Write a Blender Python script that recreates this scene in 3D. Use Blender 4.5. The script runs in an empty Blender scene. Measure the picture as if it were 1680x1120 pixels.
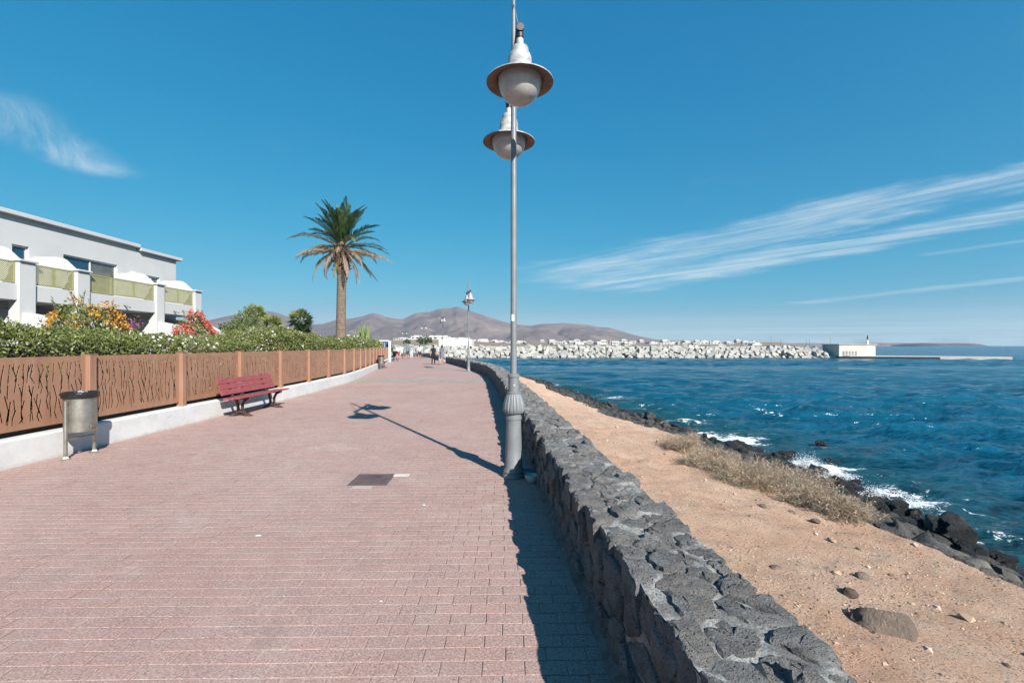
import bpy, bmesh, math, random
import numpy as np
from mathutils import Vector, Matrix, noise as mnoise
from mathutils.geometry import delaunay_2d_cdt
R = math.radians
rng = random.Random(7)
nr = np.random.default_rng(7)
SC = bpy.context.scene
COL = SC.collection

# ------------------------------------------------------------------ camera
H = 1.6                      # eye height above the promenade
F = 768.0                    # focal length in pixels of a 1680 px wide picture
cam_d = bpy.data.cameras.new('camera')
cam = bpy.data.objects.new('camera', cam_d); COL.objects.link(cam)
cam.location = (0, 0, H); cam.rotation_euler = (R(90), 0, 0)
cam_d.sensor_width = 36.0; cam_d.lens = 36.0 * F / 1680.0
cam_d.shift_y = 7.0 / 1680.0
cam_d.clip_start = 0.05; cam_d.clip_end = 30000
SC.camera = cam

# ------------------------------------------------------------------ light
SUN_EL = R(33.8)
SUN_AZ = math.atan2(4.6, -7.5)             # clockwise from +Y
sdir = Vector((math.sin(SUN_AZ)*math.cos(SUN_EL), math.cos(SUN_AZ)*math.cos(SUN_EL), math.sin(SUN_EL)))
sun_d = bpy.data.lights.new('sun', 'SUN'); sun_d.energy = 5.0; sun_d.angle = R(0.53); sun_d.color = (1.0, 0.955, 0.89)
sun = bpy.data.objects.new('sun', sun_d); COL.objects.link(sun)
sun.rotation_euler = sdir.to_track_quat('Z', 'Y').to_euler(); sun.location = sdir * 60

SC.view_settings.view_transform = 'Standard'; SC.view_settings.look = 'None'
SC.view_settings.exposure = 0.85; SC.view_settings.gamma = 1.0; SC.view_settings.use_curve_mapping = False
SC.render.engine = 'CYCLES'
SC.cycles.max_bounces = 6; SC.cycles.diffuse_bounces = 2; SC.cycles.glossy_bounces = 3
SC.cycles.transmission_bounces = 6; SC.cycles.transparent_max_bounces = 12
SC.cycles.caustics_reflective = False; SC.cycles.caustics_refractive = False
SC.cycles.use_denoising = True

# ------------------------------------------------------------------ node helpers
def nd(nt, t, ins=None, **props):
    n = nt.nodes.new(t)
    for k, v in props.items(): setattr(n, k, v)
    for k, v in (ins or {}).items():
        s = n.inputs[k]
        if isinstance(v, bpy.types.NodeSocket): nt.links.new(v, s)
        elif isinstance(v, bpy.types.Node): nt.links.new(v.outputs[0], s)
        elif isinstance(v, (tuple, list)) and len(v) == 3 and s.type == 'RGBA': s.default_value = (*v, 1)
        else: s.default_value = v
    return n
def mth(nt, op, a, b=None, c=None, clamp=False):
    n = nt.nodes.new('ShaderNodeMath'); n.operation = op; n.use_clamp = clamp
    for i, v in enumerate((a, b, c)):
        if v is None: continue
        if isinstance(v, (int, float)): n.inputs[i].default_value = v
        else: nt.links.new(v if isinstance(v, bpy.types.NodeSocket) else v.outputs[0], n.inputs[i])
    return n.outputs[0]
def sstep(nt, x, lo, hi, a=0.0, b=1.0):
    n = nd(nt, 'ShaderNodeMapRange', {'Value': x, 'From Min': lo, 'From Max': hi, 'To Min': a, 'To Max': b}, interpolation_type='SMOOTHSTEP')
    return n.outputs[0]
def mixc(nt, f, a, b, mode='MIX'):
    n = nd(nt, 'ShaderNodeMix', None, data_type='RGBA', blend_type=mode)
    for idx, v in ((0, f), (6, a), (7, b)):
        s = n.inputs[idx]
        if isinstance(v, bpy.types.NodeSocket): nt.links.new(v, s)
        elif isinstance(v, (tuple, list)): s.default_value = (*v[:3], 1)
        else: s.default_value = v
    return n.outputs[2]
def nse(nt, vec, scale, detail=4, rough=0.55, dist=0.0):
    return nd(nt, 'ShaderNodeTexNoise', {'Vector': vec, 'Scale': scale, 'Detail': detail, 'Roughness': rough, 'Distortion': dist}).outputs[0]
ALB = 0.86                   # base colours dimmed as a set, offset by exposure, so shadows render darker
def newmat(name):
    m = bpy.data.materials.new(name); m.use_nodes = True; nt = m.node_tree
    for n in list(nt.nodes): nt.nodes.remove(n)
    out = nt.nodes.new('ShaderNodeOutputMaterial')
    return m, nt, out
def finish(nt, out, col, rough=0.7, metal=0.0, bump=None, bstr=0.3, bdist=0.01, spec=0.4, **extra):
    if isinstance(col, bpy.types.NodeSocket): col = nd(nt, 'ShaderNodeHueSaturation', {'Value': ALB, 'Color': col}).outputs[0]
    ins = {'Base Color': col, 'Roughness': rough, 'Metallic': metal, 'Specular IOR Level': spec}
    if bump is not None:
        b = nd(nt, 'ShaderNodeBump', {'Height': bump, 'Strength': bstr, 'Distance': bdist})
        ins['Normal'] = b.outputs[0]
    ins.update(extra)
    p = nd(nt, 'ShaderNodeBsdfPrincipled', ins)
    nt.links.new(p.outputs[0], out.inputs[0])
    return p
def wpos(nt): return nd(nt, 'ShaderNodeNewGeometry').outputs['Position']
def opos(nt): return nd(nt, 'ShaderNodeTexCoord').outputs['Object']
def rnd_each(nt):
    a = nd(nt, 'ShaderNodeNewGeometry').outputs['Random Per Island']
    b = nd(nt, 'ShaderNodeObjectInfo').outputs['Random']
    return mth(nt, 'FRACT', mth(nt, 'ADD', a, b))

def pbr(name, c1, c2=None, scale=6.0, rough=0.7, metal=0.0, bump=0.0, bscale=60.0, rnd=0.0, world=False, spec=0.4, detail=6, contrast=(0.35, 0.65)):
    """two-tone surface with uneven wear and fine relief"""
    m, nt, out = newmat(name)
    v = wpos(nt) if world else opos(nt)
    n1 = nse(nt, v, scale, detail, 0.62)
    c2 = c2 or tuple(x*0.8 for x in c1)
    col = mixc(nt, sstep(nt, n1, *contrast), c1, c2)
    if rnd:
        k = mth(nt, 'MULTIPLY_ADD', rnd_each(nt), 2*rnd, 1-rnd)
        hs = nd(nt, 'ShaderNodeHueSaturation', {'Value': k, 'Color': col}); col = hs.outputs[0]
    rr = mth(nt, 'MULTIPLY_ADD', n1, 0.25, rough-0.12, clamp=True)
    bm = nse(nt, v, bscale, 5, 0.65) if bump else None
    finish(nt, out, col, rr, metal, bm, bump, 0.02, spec)
    return m

# ------------------------------------------------------------------ world: clear sky with cirrus
W = bpy.data.worlds.new('World'); SC.world = W; W.use_nodes = True
nt = W.node_tree
for n in list(nt.nodes): nt.nodes.remove(n)
wout = nt.nodes.new('ShaderNodeOutputWorld')
sky = nd(nt, 'ShaderNodeTexSky', None, sky_type='NISHITA', sun_disc=False, sun_elevation=SUN_EL, sun_rotation=SUN_AZ,
         altitude=0.0, air_density=1.0, dust_density=0.35, ozone_density=2.2)
skyc = nd(nt, 'ShaderNodeHueSaturation', {'Hue': 0.478, 'Saturation': 1.12, 'Value': 1.0, 'Color': sky.outputs[0]}).outputs[0]
# grade the clear sky channel by channel towards the deep azure of the photograph
KS = 0.1153
sc3 = nd(nt, 'ShaderNodeSeparateColor', {0: skyc}); chs = []
for i, (p_, a_) in enumerate(((1.55, 0.50), (0.64, 0.605), (0.44, 0.762))):
    chs.append(mth(nt, 'MULTIPLY', mth(nt, 'POWER', mth(nt, 'MULTIPLY', sc3.outputs[i], KS), p_), a_/KS))
skyc = nd(nt, 'ShaderNodeCombineColor', {0: chs[0], 1: chs[1], 2: chs[2]}).outputs[0]
dirv = nd(nt, 'ShaderNodeTexCoord').outputs['Generated']
sep = nd(nt, 'ShaderNodeSeparateXYZ', {0: dirv})
zc = mth(nt, 'MAXIMUM', sep.outputs[2], 0.012)
U = mth(nt, 'DIVIDE', sep.outputs[0], zc); V = mth(nt, 'DIVIDE', sep.outputs[1], zc)   # point on a flat cloud layer
def plane_vec(ca, sa, su, sv):
    a = mth(nt, 'MULTIPLY', mth(nt, 'ADD', mth(nt, 'MULTIPLY', U, ca), mth(nt, 'MULTIPLY', V, sa)), su)
    b = mth(nt, 'MULTIPLY', mth(nt, 'ADD', mth(nt, 'MULTIPLY', U, -sa), mth(nt, 'MULTIPLY', V, ca)), sv)
    return nd(nt, 'ShaderNodeCombineXYZ', {0: a, 1: b}).outputs[0]
fib = nse(nt, plane_vec(-0.62, 0.785, 0.32, 2.1), 1.0, 9, 0.68, 1.1)       # fibres combed across the band
soft = nse(nt, plane_vec(1, 0, 1.1, 1.1), 1.0, 5, 0.6)
def band(p0, p1, w0, w1, strength):
    """a streak of cirrus between two points of the cloud layer, width growing from w0 to w1"""
    d = Vector((p1[0]-p0[0], p1[1]-p0[1])); L = d.length; d /= L
    pu = mth(nt, 'SUBTRACT', U, p0[0]); pv = mth(nt, 'SUBTRACT', V, p0[1])
    t = mth(nt, 'DIVIDE', mth(nt, 'ADD', mth(nt, 'MULTIPLY', pu, d.x), mth(nt, 'MULTIPLY', pv, d.y)), L)
    w = mth(nt, 'ADD', mth(nt, 'MULTIPLY', pu, -d.y), mth(nt, 'MULTIPLY', pv, d.x))
    w = mth(nt, 'ADD', w, mth(nt, 'MULTIPLY', mth(nt, 'SUBTRACT', soft, 0.5), 1.0*w1))
    ww = mth(nt, 'MULTIPLY_ADD', mth(nt, 'MAXIMUM', t, 0.0), w1-w0, w0)
    q = mth(nt, 'DIVIDE', mth(nt, 'ABSOLUTE', w), ww)
    m = sstep(nt, q, 1.0, 0.05)
    m = mth(nt, 'MULTIPLY', m, sstep(nt, t, -0.10, 0.08)); m = mth(nt, 'MULTIPLY', m, sstep(nt, t, 1.05, 0.82))
    return mth(nt, 'MULTIPLY', m, strength)
def px2plane(px, py): dz = (567-py)/F; return ((px-840)/F/dz, 1/dz)
bands = [band(px2plane(1760, 270), px2plane(915, 455), 0.30, 1.35, 1.0),
         band(px2plane(1780, 330), px2plane(960, 478), 0.45, 1.45, 1.0),
         band(px2plane(-70, 150), px2plane(190, 292), 0.34, 0.26, 0.8),
         band(px2plane(1760, 448), px2plane(1290, 500), 0.45, 0.8, 0.55),
         band(px2plane(1035, 418), px2plane(895, 466), 0.45, 0.9, 0.6),
         band(px2plane(1700, 392), px2plane(1500, 420), 0.14, 0.2, 0.30)]
tot = bands[0]
for b in bands[1:]: tot = mth(nt, 'MAXIMUM', tot, b)
cl = mth(nt, 'MULTIPLY', tot, sstep(nt, fib, 0.30, 0.72))
cl = mth(nt, 'ADD', cl, mth(nt, 'MULTIPLY', sstep(nt, soft, 0.55, 0.85), 0.05))
hz = mth(nt, 'MULTIPLY', sstep(nt, sep.outputs[2], 0.085, 0.012), sstep(nt, nse(nt, plane_vec(1, 0, 0.05, 0.16), 1.0, 4, 0.5), 0.3, 0.62, 0.34, 0.78))
cl = mth(nt, 'MINIMUM', mth(nt, 'MULTIPLY', cl, 0.95), 0.66)
skyc = mixc(nt, hz, skyc, (5.2, 6.9, 7.7))
skyc = mixc(nt, cl, skyc, (6.3, 7.3, 8.0))
bg = nd(nt, 'ShaderNodeBackground', {'Color': skyc, 'Strength': 0.064})
nt.links.new(bg.outputs[0], wout.inputs[0])

# ------------------------------------------------------------------ mesh helpers
class MB:
    def __init__(s): s.v = []; s.f = []; s.mi = []
    def add(s, vs, fs, mi=0):
        o = len(s.v); s.v += [tuple(x) for x in vs]; s.f += [tuple(i+o for i in f) for f in fs]; s.mi += [mi]*len(fs)
    def box(s, x0, x1, y0, y1, z0, z1, rz=0, mi=0, bev=0.0):
        if bev:
            bm = bmesh.new(); bmesh.ops.create_cube(bm, size=1)
            for v in bm.verts: v.co = Vector((x0+(v.co.x+.5)*(x1-x0), y0+(v.co.y+.5)*(y1-y0), z0+(v.co.z+.5)*(z1-z0)))
            bmesh.ops.bevel(bm, geom=bm.edges[:], offset=bev, segments=1, affect='EDGES')
            bm.verts.index_update(); vs = [v.co.copy() for v in bm.verts]; fs = [[v.index for v in f.verts] for f in bm.faces]; bm.free()
        else:
            vs = [(x, y, z) for x in (x0, x1) for y in (y0, y1) for z in (z0, z1)]
            fs = [(0,1,3,2), (4,6,7,5), (0,4,5,1), (2,3,7,6), (0,2,6,4), (1,5,7,3)]
        if rz:
            c, n = math.cos(rz), math.sin(rz); vs = [(x*c-y*n, x*n+y*c, z) for x, y, z in vs]
        s.add(vs, fs, mi)
    def lathe(s, prof, cx=0, cy=0, n=24, mi=0, close=True, flute=None):
        vs = []; fs = []
        for r, z in prof:
            for k in range(n):
                a = 2*math.pi*k/n; rr = r*(flute(k, z) if flute else 1)
                vs.append((cx+rr*math.cos(a), cy+rr*math.sin(a), z))
        for i in range(len(prof)-1):
            for k in range(n):
                k2 = (k+1) % n; fs.append((i*n+k, i*n+k2, (i+1)*n+k2, (i+1)*n+k))
        if close:
            fs.append(tuple(range(n-1, -1, -1))); fs.append(tuple(range((len(prof)-1)*n, len(prof)*n)))
        s.add(vs, fs, mi)
    def tube(s, pts, r, n=8, mi=0, cap=True):
        pts = [Vector(p) for p in pts]; m = len(pts); rs = r if isinstance(r, (list, tuple)) else [r]*m
        vs = []; fs = []; up = Vector((0.013, 0.021, 1)).normalized()
        for i, p in enumerate(pts):
            t = (pts[min(i+1, m-1)]-pts[max(i-1, 0)]).normalized()
            a = t.cross(up)
            if a.length < 0.05: a = t.cross(Vector((1, 0.02, 0)))
            a.normalize(); b = t.cross(a)
            for k in range(n):
                q = 2*math.pi*k/n; vs.append(p+(a*math.cos(q)+b*math.sin(q))*rs[i])
        for i in range(m-1):
            for k in range(n):
                k2 = (k+1) % n; fs.append((i*n+k, (i+1)*n+k, (i+1)*n+k2, i*n+k2))
        if cap: fs.append(tuple(range(n))); fs.append(tuple(range(m*n-1, (m-1)*n-1, -1)))
        s.add(vs, fs, mi)
    def prism(s, poly, axis, a0, a1, mi=0):
        """poly of 2D points extruded along axis ('x': poly is y,z; 'y': x,z; 'z': x,y)"""
        n = len(poly)
        mk = {'x': lambda p, a: (a, p[0], p[1]), 'y': lambda p, a: (p[0], a, p[1]), 'z': lambda p, a: (p[0], p[1], a)}[axis]
        vs = [mk(p, a0) for p in poly]+[mk(p, a1) for p in poly]
        fs = [tuple(range(n-1, -1, -1)), tuple(range(n, 2*n))]+[(i, (i+1) % n, n+(i+1) % n, n+i) for i in range(n)]
        s.add(vs, fs, mi)
    def mesh(s, name, mats, smooth=False, fixn=True):
        me = bpy.data.meshes.new(name); me.from_pydata(s.v, [], s.f)
        mats = mats if isinstance(mats, (list, tuple)) else [mats]
        for m in mats: me.materials.append(m)
        if len(mats) > 1: me.polygons.foreach_set('material_index', s.mi)
        if fixn:
            bm = bmesh.new(); bm.from_mesh(me); bmesh.ops.recalc_face_normals(bm, faces=bm.faces[:]); bm.to_mesh(me); bm.free()
        if smooth:
            me.polygons.foreach_set('use_smooth', [True]*len(me.polygons))
            try: me.set_sharp_from_angle(angle=R(smooth if smooth is not True else 40))
            except Exception: pass
        me.update(); return me
    def build(s, name, mats, parent=None, smooth=False, loc=None, fixn=True):
        o = bpy.data.objects.new(name, s.mesh(name, mats, smooth, fixn)); COL.objects.link(o)
        if parent: o.parent = parent
        if loc: o.location = loc
        return o
def fast_mesh(name, verts, faces, mats, smooth=False, mat_idx=None):
    """numpy verts (n,3) and faces (m,k)"""
    verts = np.asarray(verts, np.float32); faces = np.asarray(faces, np.int32); k = faces.shape[1]
    me = bpy.data.meshes.new(name); me.vertices.add(len(verts)); me.vertices.foreach_set('co', verts.ravel())
    me.loops.add(faces.size); me.loops.foreach_set('vertex_index', faces.ravel())
    me.polygons.add(len(faces)); me.polygons.foreach_set('loop_start', np.arange(0, faces.size, k, dtype=np.int32))
    mats = mats if isinstance(mats, (list, tuple)) else [mats]
    for m in mats: me.materials.append(m)
    if mat_idx is not None: me.polygons.foreach_set('material_index', np.asarray(mat_idx, np.int32))
    me.polygons.foreach_set('use_smooth', np.full(len(faces), smooth)); me.update(calc_edges=True); me.validate()
    return me
def fast_obj(name, verts, faces, mats, parent=None, smooth=False, mat_idx=None):
    o = bpy.data.objects.new(name, fast_mesh(name, verts, faces, mats, smooth, mat_idx)); COL.objects.link(o)
    if parent: o.parent = parent
    return o
def mobj(name, me, parent=None, loc=(0, 0, 0), rot=(0, 0, 0), scale=(1, 1, 1)):
    o = bpy.data.objects.new(name, me); COL.objects.link(o); o.parent = parent
    o.location = loc; o.rotation_euler = rot; o.scale = scale; return o
def tag(o, label=None, cat=None, group=None, kind=None):
    if label: o['label'] = label
    if cat: o['category'] = cat
    if group: o['group'] = group
    if kind: o['kind'] = kind
    return o
def empty(name, loc=(0, 0, 0), rz=0.0):
    o = bpy.data.objects.new(name, None); COL.objects.link(o); o.location = loc; o.rotation_euler = (0, 0, rz); o.empty_display_size = 0.1; return o
def copy_tree(o, parent=None):
    c = o.copy(); COL.objects.link(c); c.parent = parent
    for ch in list(o.children): copy_tree(ch, c)
    return c
def gnd(px, py, z=0.0):
    """the point at height z that the picture shows at pixel px, py"""
    y = (H-z)*F/(py-567); return ((px-840)/F*y, y)
def grid_obj(name, X, Y, Z, mat, smooth=True, parent=None, attr=None):
    r, c = X.shape; idx = np.arange(r*c).reshape(r, c)
    f = np.stack([idx[:-1, :-1], idx[:-1, 1:], idx[1:, 1:], idx[1:, :-1]], -1).reshape(-1, 4)
    o = fast_obj(name, np.stack([X, Y, Z], -1).reshape(-1, 3), f, mat, parent, smooth)
    for k, a in (attr or {}).items():
        at = o.data.attributes.new(k, 'FLOAT', 'POINT'); at.data.foreach_set('value', a.ravel().astype(np.float32))
    return o
def vnoise(X, Y, sc, seed=0):
    """cheap smooth value noise for arrays, about -1..1"""
    x = X*sc+seed*17.3; y = Y*sc+seed*9.1
    xi = np.floor(x).astype(np.int64); yi = np.floor(y).astype(np.int64); fx = x-xi; fy = y-yi
    fx = fx*fx*(3-2*fx); fy = fy*fy*(3-2*fy)
    def h(a, b):
        n = (a*374761393+b*668265263+seed*69069) & 0x7fffffff
        n = ((n ^ (n >> 13))*1274126177) & 0x7fffffff
        return ((n ^ (n >> 16)) & 0xffff)/32767.5-1
    return (h(xi, yi)*(1-fx)+h(xi+1, yi)*fx)*(1-fy)+(h(xi, yi+1)*(1-fx)+h(xi+1, yi+1)*fx)*fy
def fbm(X, Y, sc, oct=4, seed=0, gain=0.5):
    t = 0; a = 1
    for i in range(oct): t = t+a*vnoise(X, Y, sc*2**i, seed+i); a *= gain
    return t
def rock_mesh(name, mat, seed, sub=2, squash=(1, 0.8, 0.6), rough=0.35, flat=3):
    """an angular boulder about 1 across"""
    bm = bmesh.new(); bmesh.ops.create_icosphere(bm, subdivisions=sub, radius=0.5)
    r = random.Random(seed); off = Vector((r.uniform(-50, 50), r.uniform(-50, 50), r.uniform(-50, 50)))
    planes = [(Vector((r.gauss(0, 1), r.gauss(0, 1), r.gauss(0, .7))).normalized(), r.uniform(.26, .42)) for _ in range(flat+4)]
    for v in bm.verts:
        d = v.co.normalized(); k = 0.5*(1+rough*mnoise.noise(d*1.3+off)+0.4*rough*mnoise.noise(d*4+off))
        p = d*k
        for n, h in planes:
            e = p.dot(n)-h
            if e > 0: p -= n*e*0.85
        v.co = Vector((p.x*squash[0], p.y*squash[1], p.z*squash[2]))
    me = bpy.data.meshes.new(name); bm.to_mesh(me); bm.free(); me.materials.append(mat)
    me.polygons.foreach_set('use_smooth', [True]*len(me.polygons)); me.set_sharp_from_angle(angle=R(38)); return me
def voronoi_cells(seeds, xlo, xhi, ylo, yhi, rad):
    """clip each seed's cell by the bisectors to its neighbours; ylo, yhi may be per-seed arrays"""
    P = np.array(seeds); cells = []
    for i, (x, y) in enumerate(seeds):
        yl = ylo[i] if hasattr(ylo, '__len__') else ylo; yh = yhi[i] if hasattr(yhi, '__len__') else yhi
        poly = [(max(x-rad, xlo), yl), (min(x+rad, xhi), yl), (min(x+rad, xhi), yh), (max(x-rad, xlo), yh)]
        d = np.hypot(P[:, 0]-x, P[:, 1]-y); nb = [j for j in np.argsort(d)[1:16] if d[j] < 2*rad]
        for j in nb:
            nx, ny = P[j, 0]-x, P[j, 1]-y; c = nx*(x+P[j, 0])/2+ny*(y+P[j, 1])/2
            out = []
            for a in range(len(poly)):
                p, q = poly[a], poly[(a+1) % len(poly)]
                dp = nx*p[0]+ny*p[1]-c; dq = nx*q[0]+ny*q[1]-c
                if dp <= 0: out.append(p)
                if dp*dq < 0: t = dp/(dp-dq); out.append((p[0]+(q[0]-p[0])*t, p[1]+(q[1]-p[1])*t))
            poly = out
            if len(poly) < 3: break
        cells.append(poly if len(poly) >= 3 else None)
    return cells
def resample(poly, n):
    pts = np.array(poly+[poly[0]]); L = np.r_[0, np.cumsum(np.hypot(*np.diff(pts, axis=0).T))]
    t = np.linspace(0, L[-1], n, endpoint=False)
    return np.stack([np.interp(t, L, pts[:, 0]), np.interp(t, L, pts[:, 1])], -1)

# ================================================================== paths through the place
def smooth_path(pts, step=0.25):
    P = [Vector((p[0], p[1])) for p in pts]; out = []
    for i in range(len(P)-1):
        p0 = P[max(i-1, 0)]; p1 = P[i]; p2 = P[i+1]; p3 = P[min(i+2, len(P)-1)]
        n = max(2, int((p2-p1).length/step))
        m1 = (p2-p0)*0.5; m2 = (p3-p1)*0.5
        for k in range(n):
            t = k/n; t2 = t*t; t3 = t2*t
            out.append(p1*(2*t3-3*t2+1)+m1*(t3-2*t2+t)+p2*(-2*t3+3*t2)+m2*(t3-t2))
    out.append(P[-1]); return np.array([(v.x, v.y) for v in out])
class Path:
    def __init__(s, pts, step=0.25):
        s.p = smooth_path(pts, step); d = np.diff(s.p, axis=0); s.L = np.r_[0, np.cumsum(np.hypot(d[:, 0], d[:, 1]))]
        s.len = s.L[-1]
    def at(s, t, o=0.0):
        """point at arc length t, o metres to the right of the way it runs"""
        t = np.asarray(t, float); x = np.interp(t, s.L, s.p[:, 0]); y = np.interp(t, s.L, s.p[:, 1])
        e = 0.15; dx = np.interp(t+e, s.L, s.p[:, 0])-np.interp(t-e, s.L, s.p[:, 0]); dy = np.interp(t+e, s.L, s.p[:, 1])-np.interp(t-e, s.L, s.p[:, 1])
        n = np.hypot(dx, dy)+1e-9; return x+dy/n*o, y-dx/n*o
    def heading(s, t):
        e = 0.2; a = s.at(t-e); b = s.at(t+e); return math.atan2(b[1]-a[1], b[0]-a[0])
    def t_at_y(s, y): return float(np.interp(y, s.p[:, 1], s.L))
WALL1 = Path([(.772, -1.5), (.55, 2), (.356, 5), (.16, 8), (-.05, 11), (-.37, 15.2), (-.81, 20.5), (-1.55, 26), (-3.4, 34), (-6.3, 44.6)])
WALL2 = Path([(-8.0, 51), (-9.6, 58), (-12.2, 66), (-16, 70), (-22, 73), (-40, 78)], 0.5)
FENCE = Path([(-6.52, -3), (-6.52, 2), (-6.53, 6), (-6.62, 11), (-6.72, 15), (-6.92, 18), (-7.3, 21.8), (-9.15, 31.8), (-11.9, 45.5)])
WALL_W = 0.49; WALL_H = 0.575

# ================================================================== materials of the setting
def mk_paver():
    m, nt, out = newmat('paver concrete'); p = wpos(nt)
    big = nse(nt, p, 0.45, 5, 0.6); mid = nse(nt, p, 3.5, 4, 0.6); fine = nse(nt, p, 84, 4, 0.9); grit = nd(nt, 'ShaderNodeTexVoronoi', {'Vector': p, 'Scale': 330}).outputs[0]
    col = mixc(nt, sstep(nt, big, 0.36, 0.66), (0.375, 0.228, 0.194), (0.410, 0.272, 0.235))
    col = mixc(nt, sstep(nt, mid, 0.4, 0.75, 0, 0.5), col, (0.42, 0.300, 0.264))
    r = rnd_each(nt)
    col = nd(nt, 'ShaderNodeHueSaturation', {'Value': mth(nt, 'MULTIPLY_ADD', r, 0.11, 0.945), 'Saturation': mth(nt, 'MULTIPLY_ADD', r, 0.08, 0.93), 'Color': col}).outputs[0]
    col = mixc(nt, sstep(nt, fine, 0.52, 0.64, 0, 0.8), col, (0.62, 0.50, 0.45))
    col = mixc(nt, sstep(nt, fine, 0.47, 0.37, 0, 0.85), col, (0.12, 0.078, 0.07))
    st = nse(nt, p, 1.25, 6, 0.7, 0.6)
    col = mixc(nt, sstep(nt, st, 0.56, 0.72, 0, 0.30), col, (0.20, 0.135, 0.12)); col = mixc(nt, sstep(nt, st, 0.44, 0.30, 0, 0.38), col, (0.50, 0.40, 0.36))
    h = mth(nt, 'ADD', fine, mth(nt, 'MULTIPLY', grit, 0.5))
    finish(nt, out, col, 0.86, 0, h, 0.5, 0.004, 0.3); return m
def mk_joint():
    m, nt, out = newmat('joint sand'); p = wpos(nt)
    a = nse(nt, p, 1.1, 4, 0.6); b = nse(nt, p, 60, 3, 0.7)
    col = mixc(nt, sstep(nt, a, 0.44, 0.62), (0.31, 0.21, 0.178), (0.60, 0.51, 0.46))
    col = mixc(nt, sstep(nt, b, 0.35, 0.7, 0, 0.5), col, (0.30, 0.22, 0.20))
    finish(nt, out, col, 0.95, 0, b, 0.4, 0.004, 0.2); return m
def mk_farpath():
    m, nt, out = newmat('far pavers'); p = wpos(nt)
    br = nd(nt, 'ShaderNodeTexBrick', {'Vector': p, 'Color1': (0.375, 0.238, 0.206), 'Color2': (0.42, 0.276, 0.240), 'Mortar': (0.47, 0.37, 0.34), 'Scale': 1.0, 'Mortar Size': 0.004, 'Brick Width': 0.2113, 'Row Height': 0.1057})
    big = nse(nt, p, 0.35, 5, 0.6)
    col = mixc(nt, sstep(nt, big, 0.35, 0.7, 0, 0.45), br.outputs[0], (0.42, 0.325, 0.30))
    finish(nt, out, col, 0.88, 0, None, spec=0.3); return m
M_PAVER = mk_paver(); M_JOINT = mk_joint(); M_FARPATH = mk_farpath()
M_STRIP = pbr('worn concrete strip', (0.36, 0.33, 0.29), (0.28, 0.26, 0.23), 3, 0.9, bump=0.3, world=True)
M_EARTH = pbr('garden earth', (0.16, 0.11, 0.075), (0.09, 0.07, 0.05), 2, 0.95, bump=0.5, world=True)
def mk_lava():
    m, nt, out = newmat('lava stone'); p = wpos(nt)
    a = nse(nt, p, 9, 6, 0.7); pit = nd(nt, 'ShaderNodeTexVoronoi', {'Vector': p, 'Scale': 62, 'Randomness': 1.0}).outputs[0]; fine = nse(nt, p, 130, 5, 0.75); mid = nse(nt, p, 46, 5, 0.75)
    col = mixc(nt, sstep(nt, a, 0.34, 0.68), (0.19, 0.186, 0.182), (0.36, 0.352, 0.338))
    col = nd(nt, 'ShaderNodeHueSaturation', {'Value': mth(nt, 'MULTIPLY_ADD', rnd_each(nt), 0.55, 0.75), 'Color': col}).outputs[0]
    col = mixc(nt, sstep(nt, fine, 0.53, 0.66, 0, 0.6), col, (0.44, 0.43, 0.41)); col = mixc(nt, sstep(nt, fine, 0.46, 0.36, 0, 0.7), col, (0.05, 0.05, 0.052))
    col = mixc(nt, sstep(nt, rnd_each(nt), 0.62, 0.95, 0, 0.45), col, (0.20, 0.165, 0.14))
    pits = mth(nt, 'MULTIPLY', sstep(nt, pit, 0.34, 0.12), sstep(nt, mid, 0.42, 0.58))
    col = mixc(nt, mth(nt, 'MULTIPLY', pits, 0.85), col, (0.03, 0.035, 0.037))
    h = mth(nt, 'ADD', mth(nt, 'MULTIPLY', mid, 1.2), mth(nt, 'SUBTRACT', mth(nt, 'MULTIPLY', fine, 0.5), mth(nt, 'MULTIPLY', pits, 0.55)))
    finish(nt, out, col, 0.9, 0, h, 1.0, 0.04, 0.3); return m
M_LAVA = mk_lava()
def mk_mortar():
    m, nt, out = newmat('pale mortar'); p = wpos(nt)
    a = nse(nt, p, 7, 5, 0.65); f = nse(nt, p, 75, 5, 0.75)
    col = mixc(nt, sstep(nt, a, 0.40, 0.62), (0.20, 0.195, 0.185), (0.46, 0.445, 0.41))
    col = mixc(nt, sstep(nt, f, 0.54, 0.38, 0, 0.7), col, (0.12, 0.115, 0.11))
    finish(nt, out, col, 0.95, 0, f, 0.8, 0.012, 0.2); return m
M_MORTAR = mk_mortar()

# ================================================================== ground sheets
def sheet(name, poly, z, mat, label=None):
    me = bpy.data.meshes.new(name); me.from_pydata([(x, y, z) for x, y in poly], [], [tuple(range(len(poly)))]); me.materials.append(mat)
    o = bpy.data.objects.new(name, me); COL.objects.link(o); tag(o, label, kind='structure'); return o
def strip_between(name, left, right, z, mat):
    n = len(left); v = np.array([(x, y, z) for x, y in left]+[(x, y, z) for x, y in right]); i = np.arange(n-1)
    o = fast_obj(name, v, np.stack([i, i+n, i+n+1, i+1], -1), mat); tag(o, kind='structure'); return o
def xl(y): return np.interp(y, FENCE.p[:, 1], FENCE.p[:, 0])
WXY = np.concatenate([WALL1.p, WALL2.p])
def xr(y): return np.interp(y, WXY[:, 1], WXY[:, 0])
Y_BUILT = 20.6; Y_STRIP = 22.3
ys = np.linspace(-3, Y_BUILT+0.1, 60)
prom = strip_between('promenade', [(xl(y)-.25, y) for y in ys], [(xr(y)+.22, y) for y in ys], -0.004, M_JOINT)
tag(prom, 'wide promenade paved with dusty red concrete blocks', 'promenade')
ys = np.linspace(Y_BUILT, Y_STRIP, 12)
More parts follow.
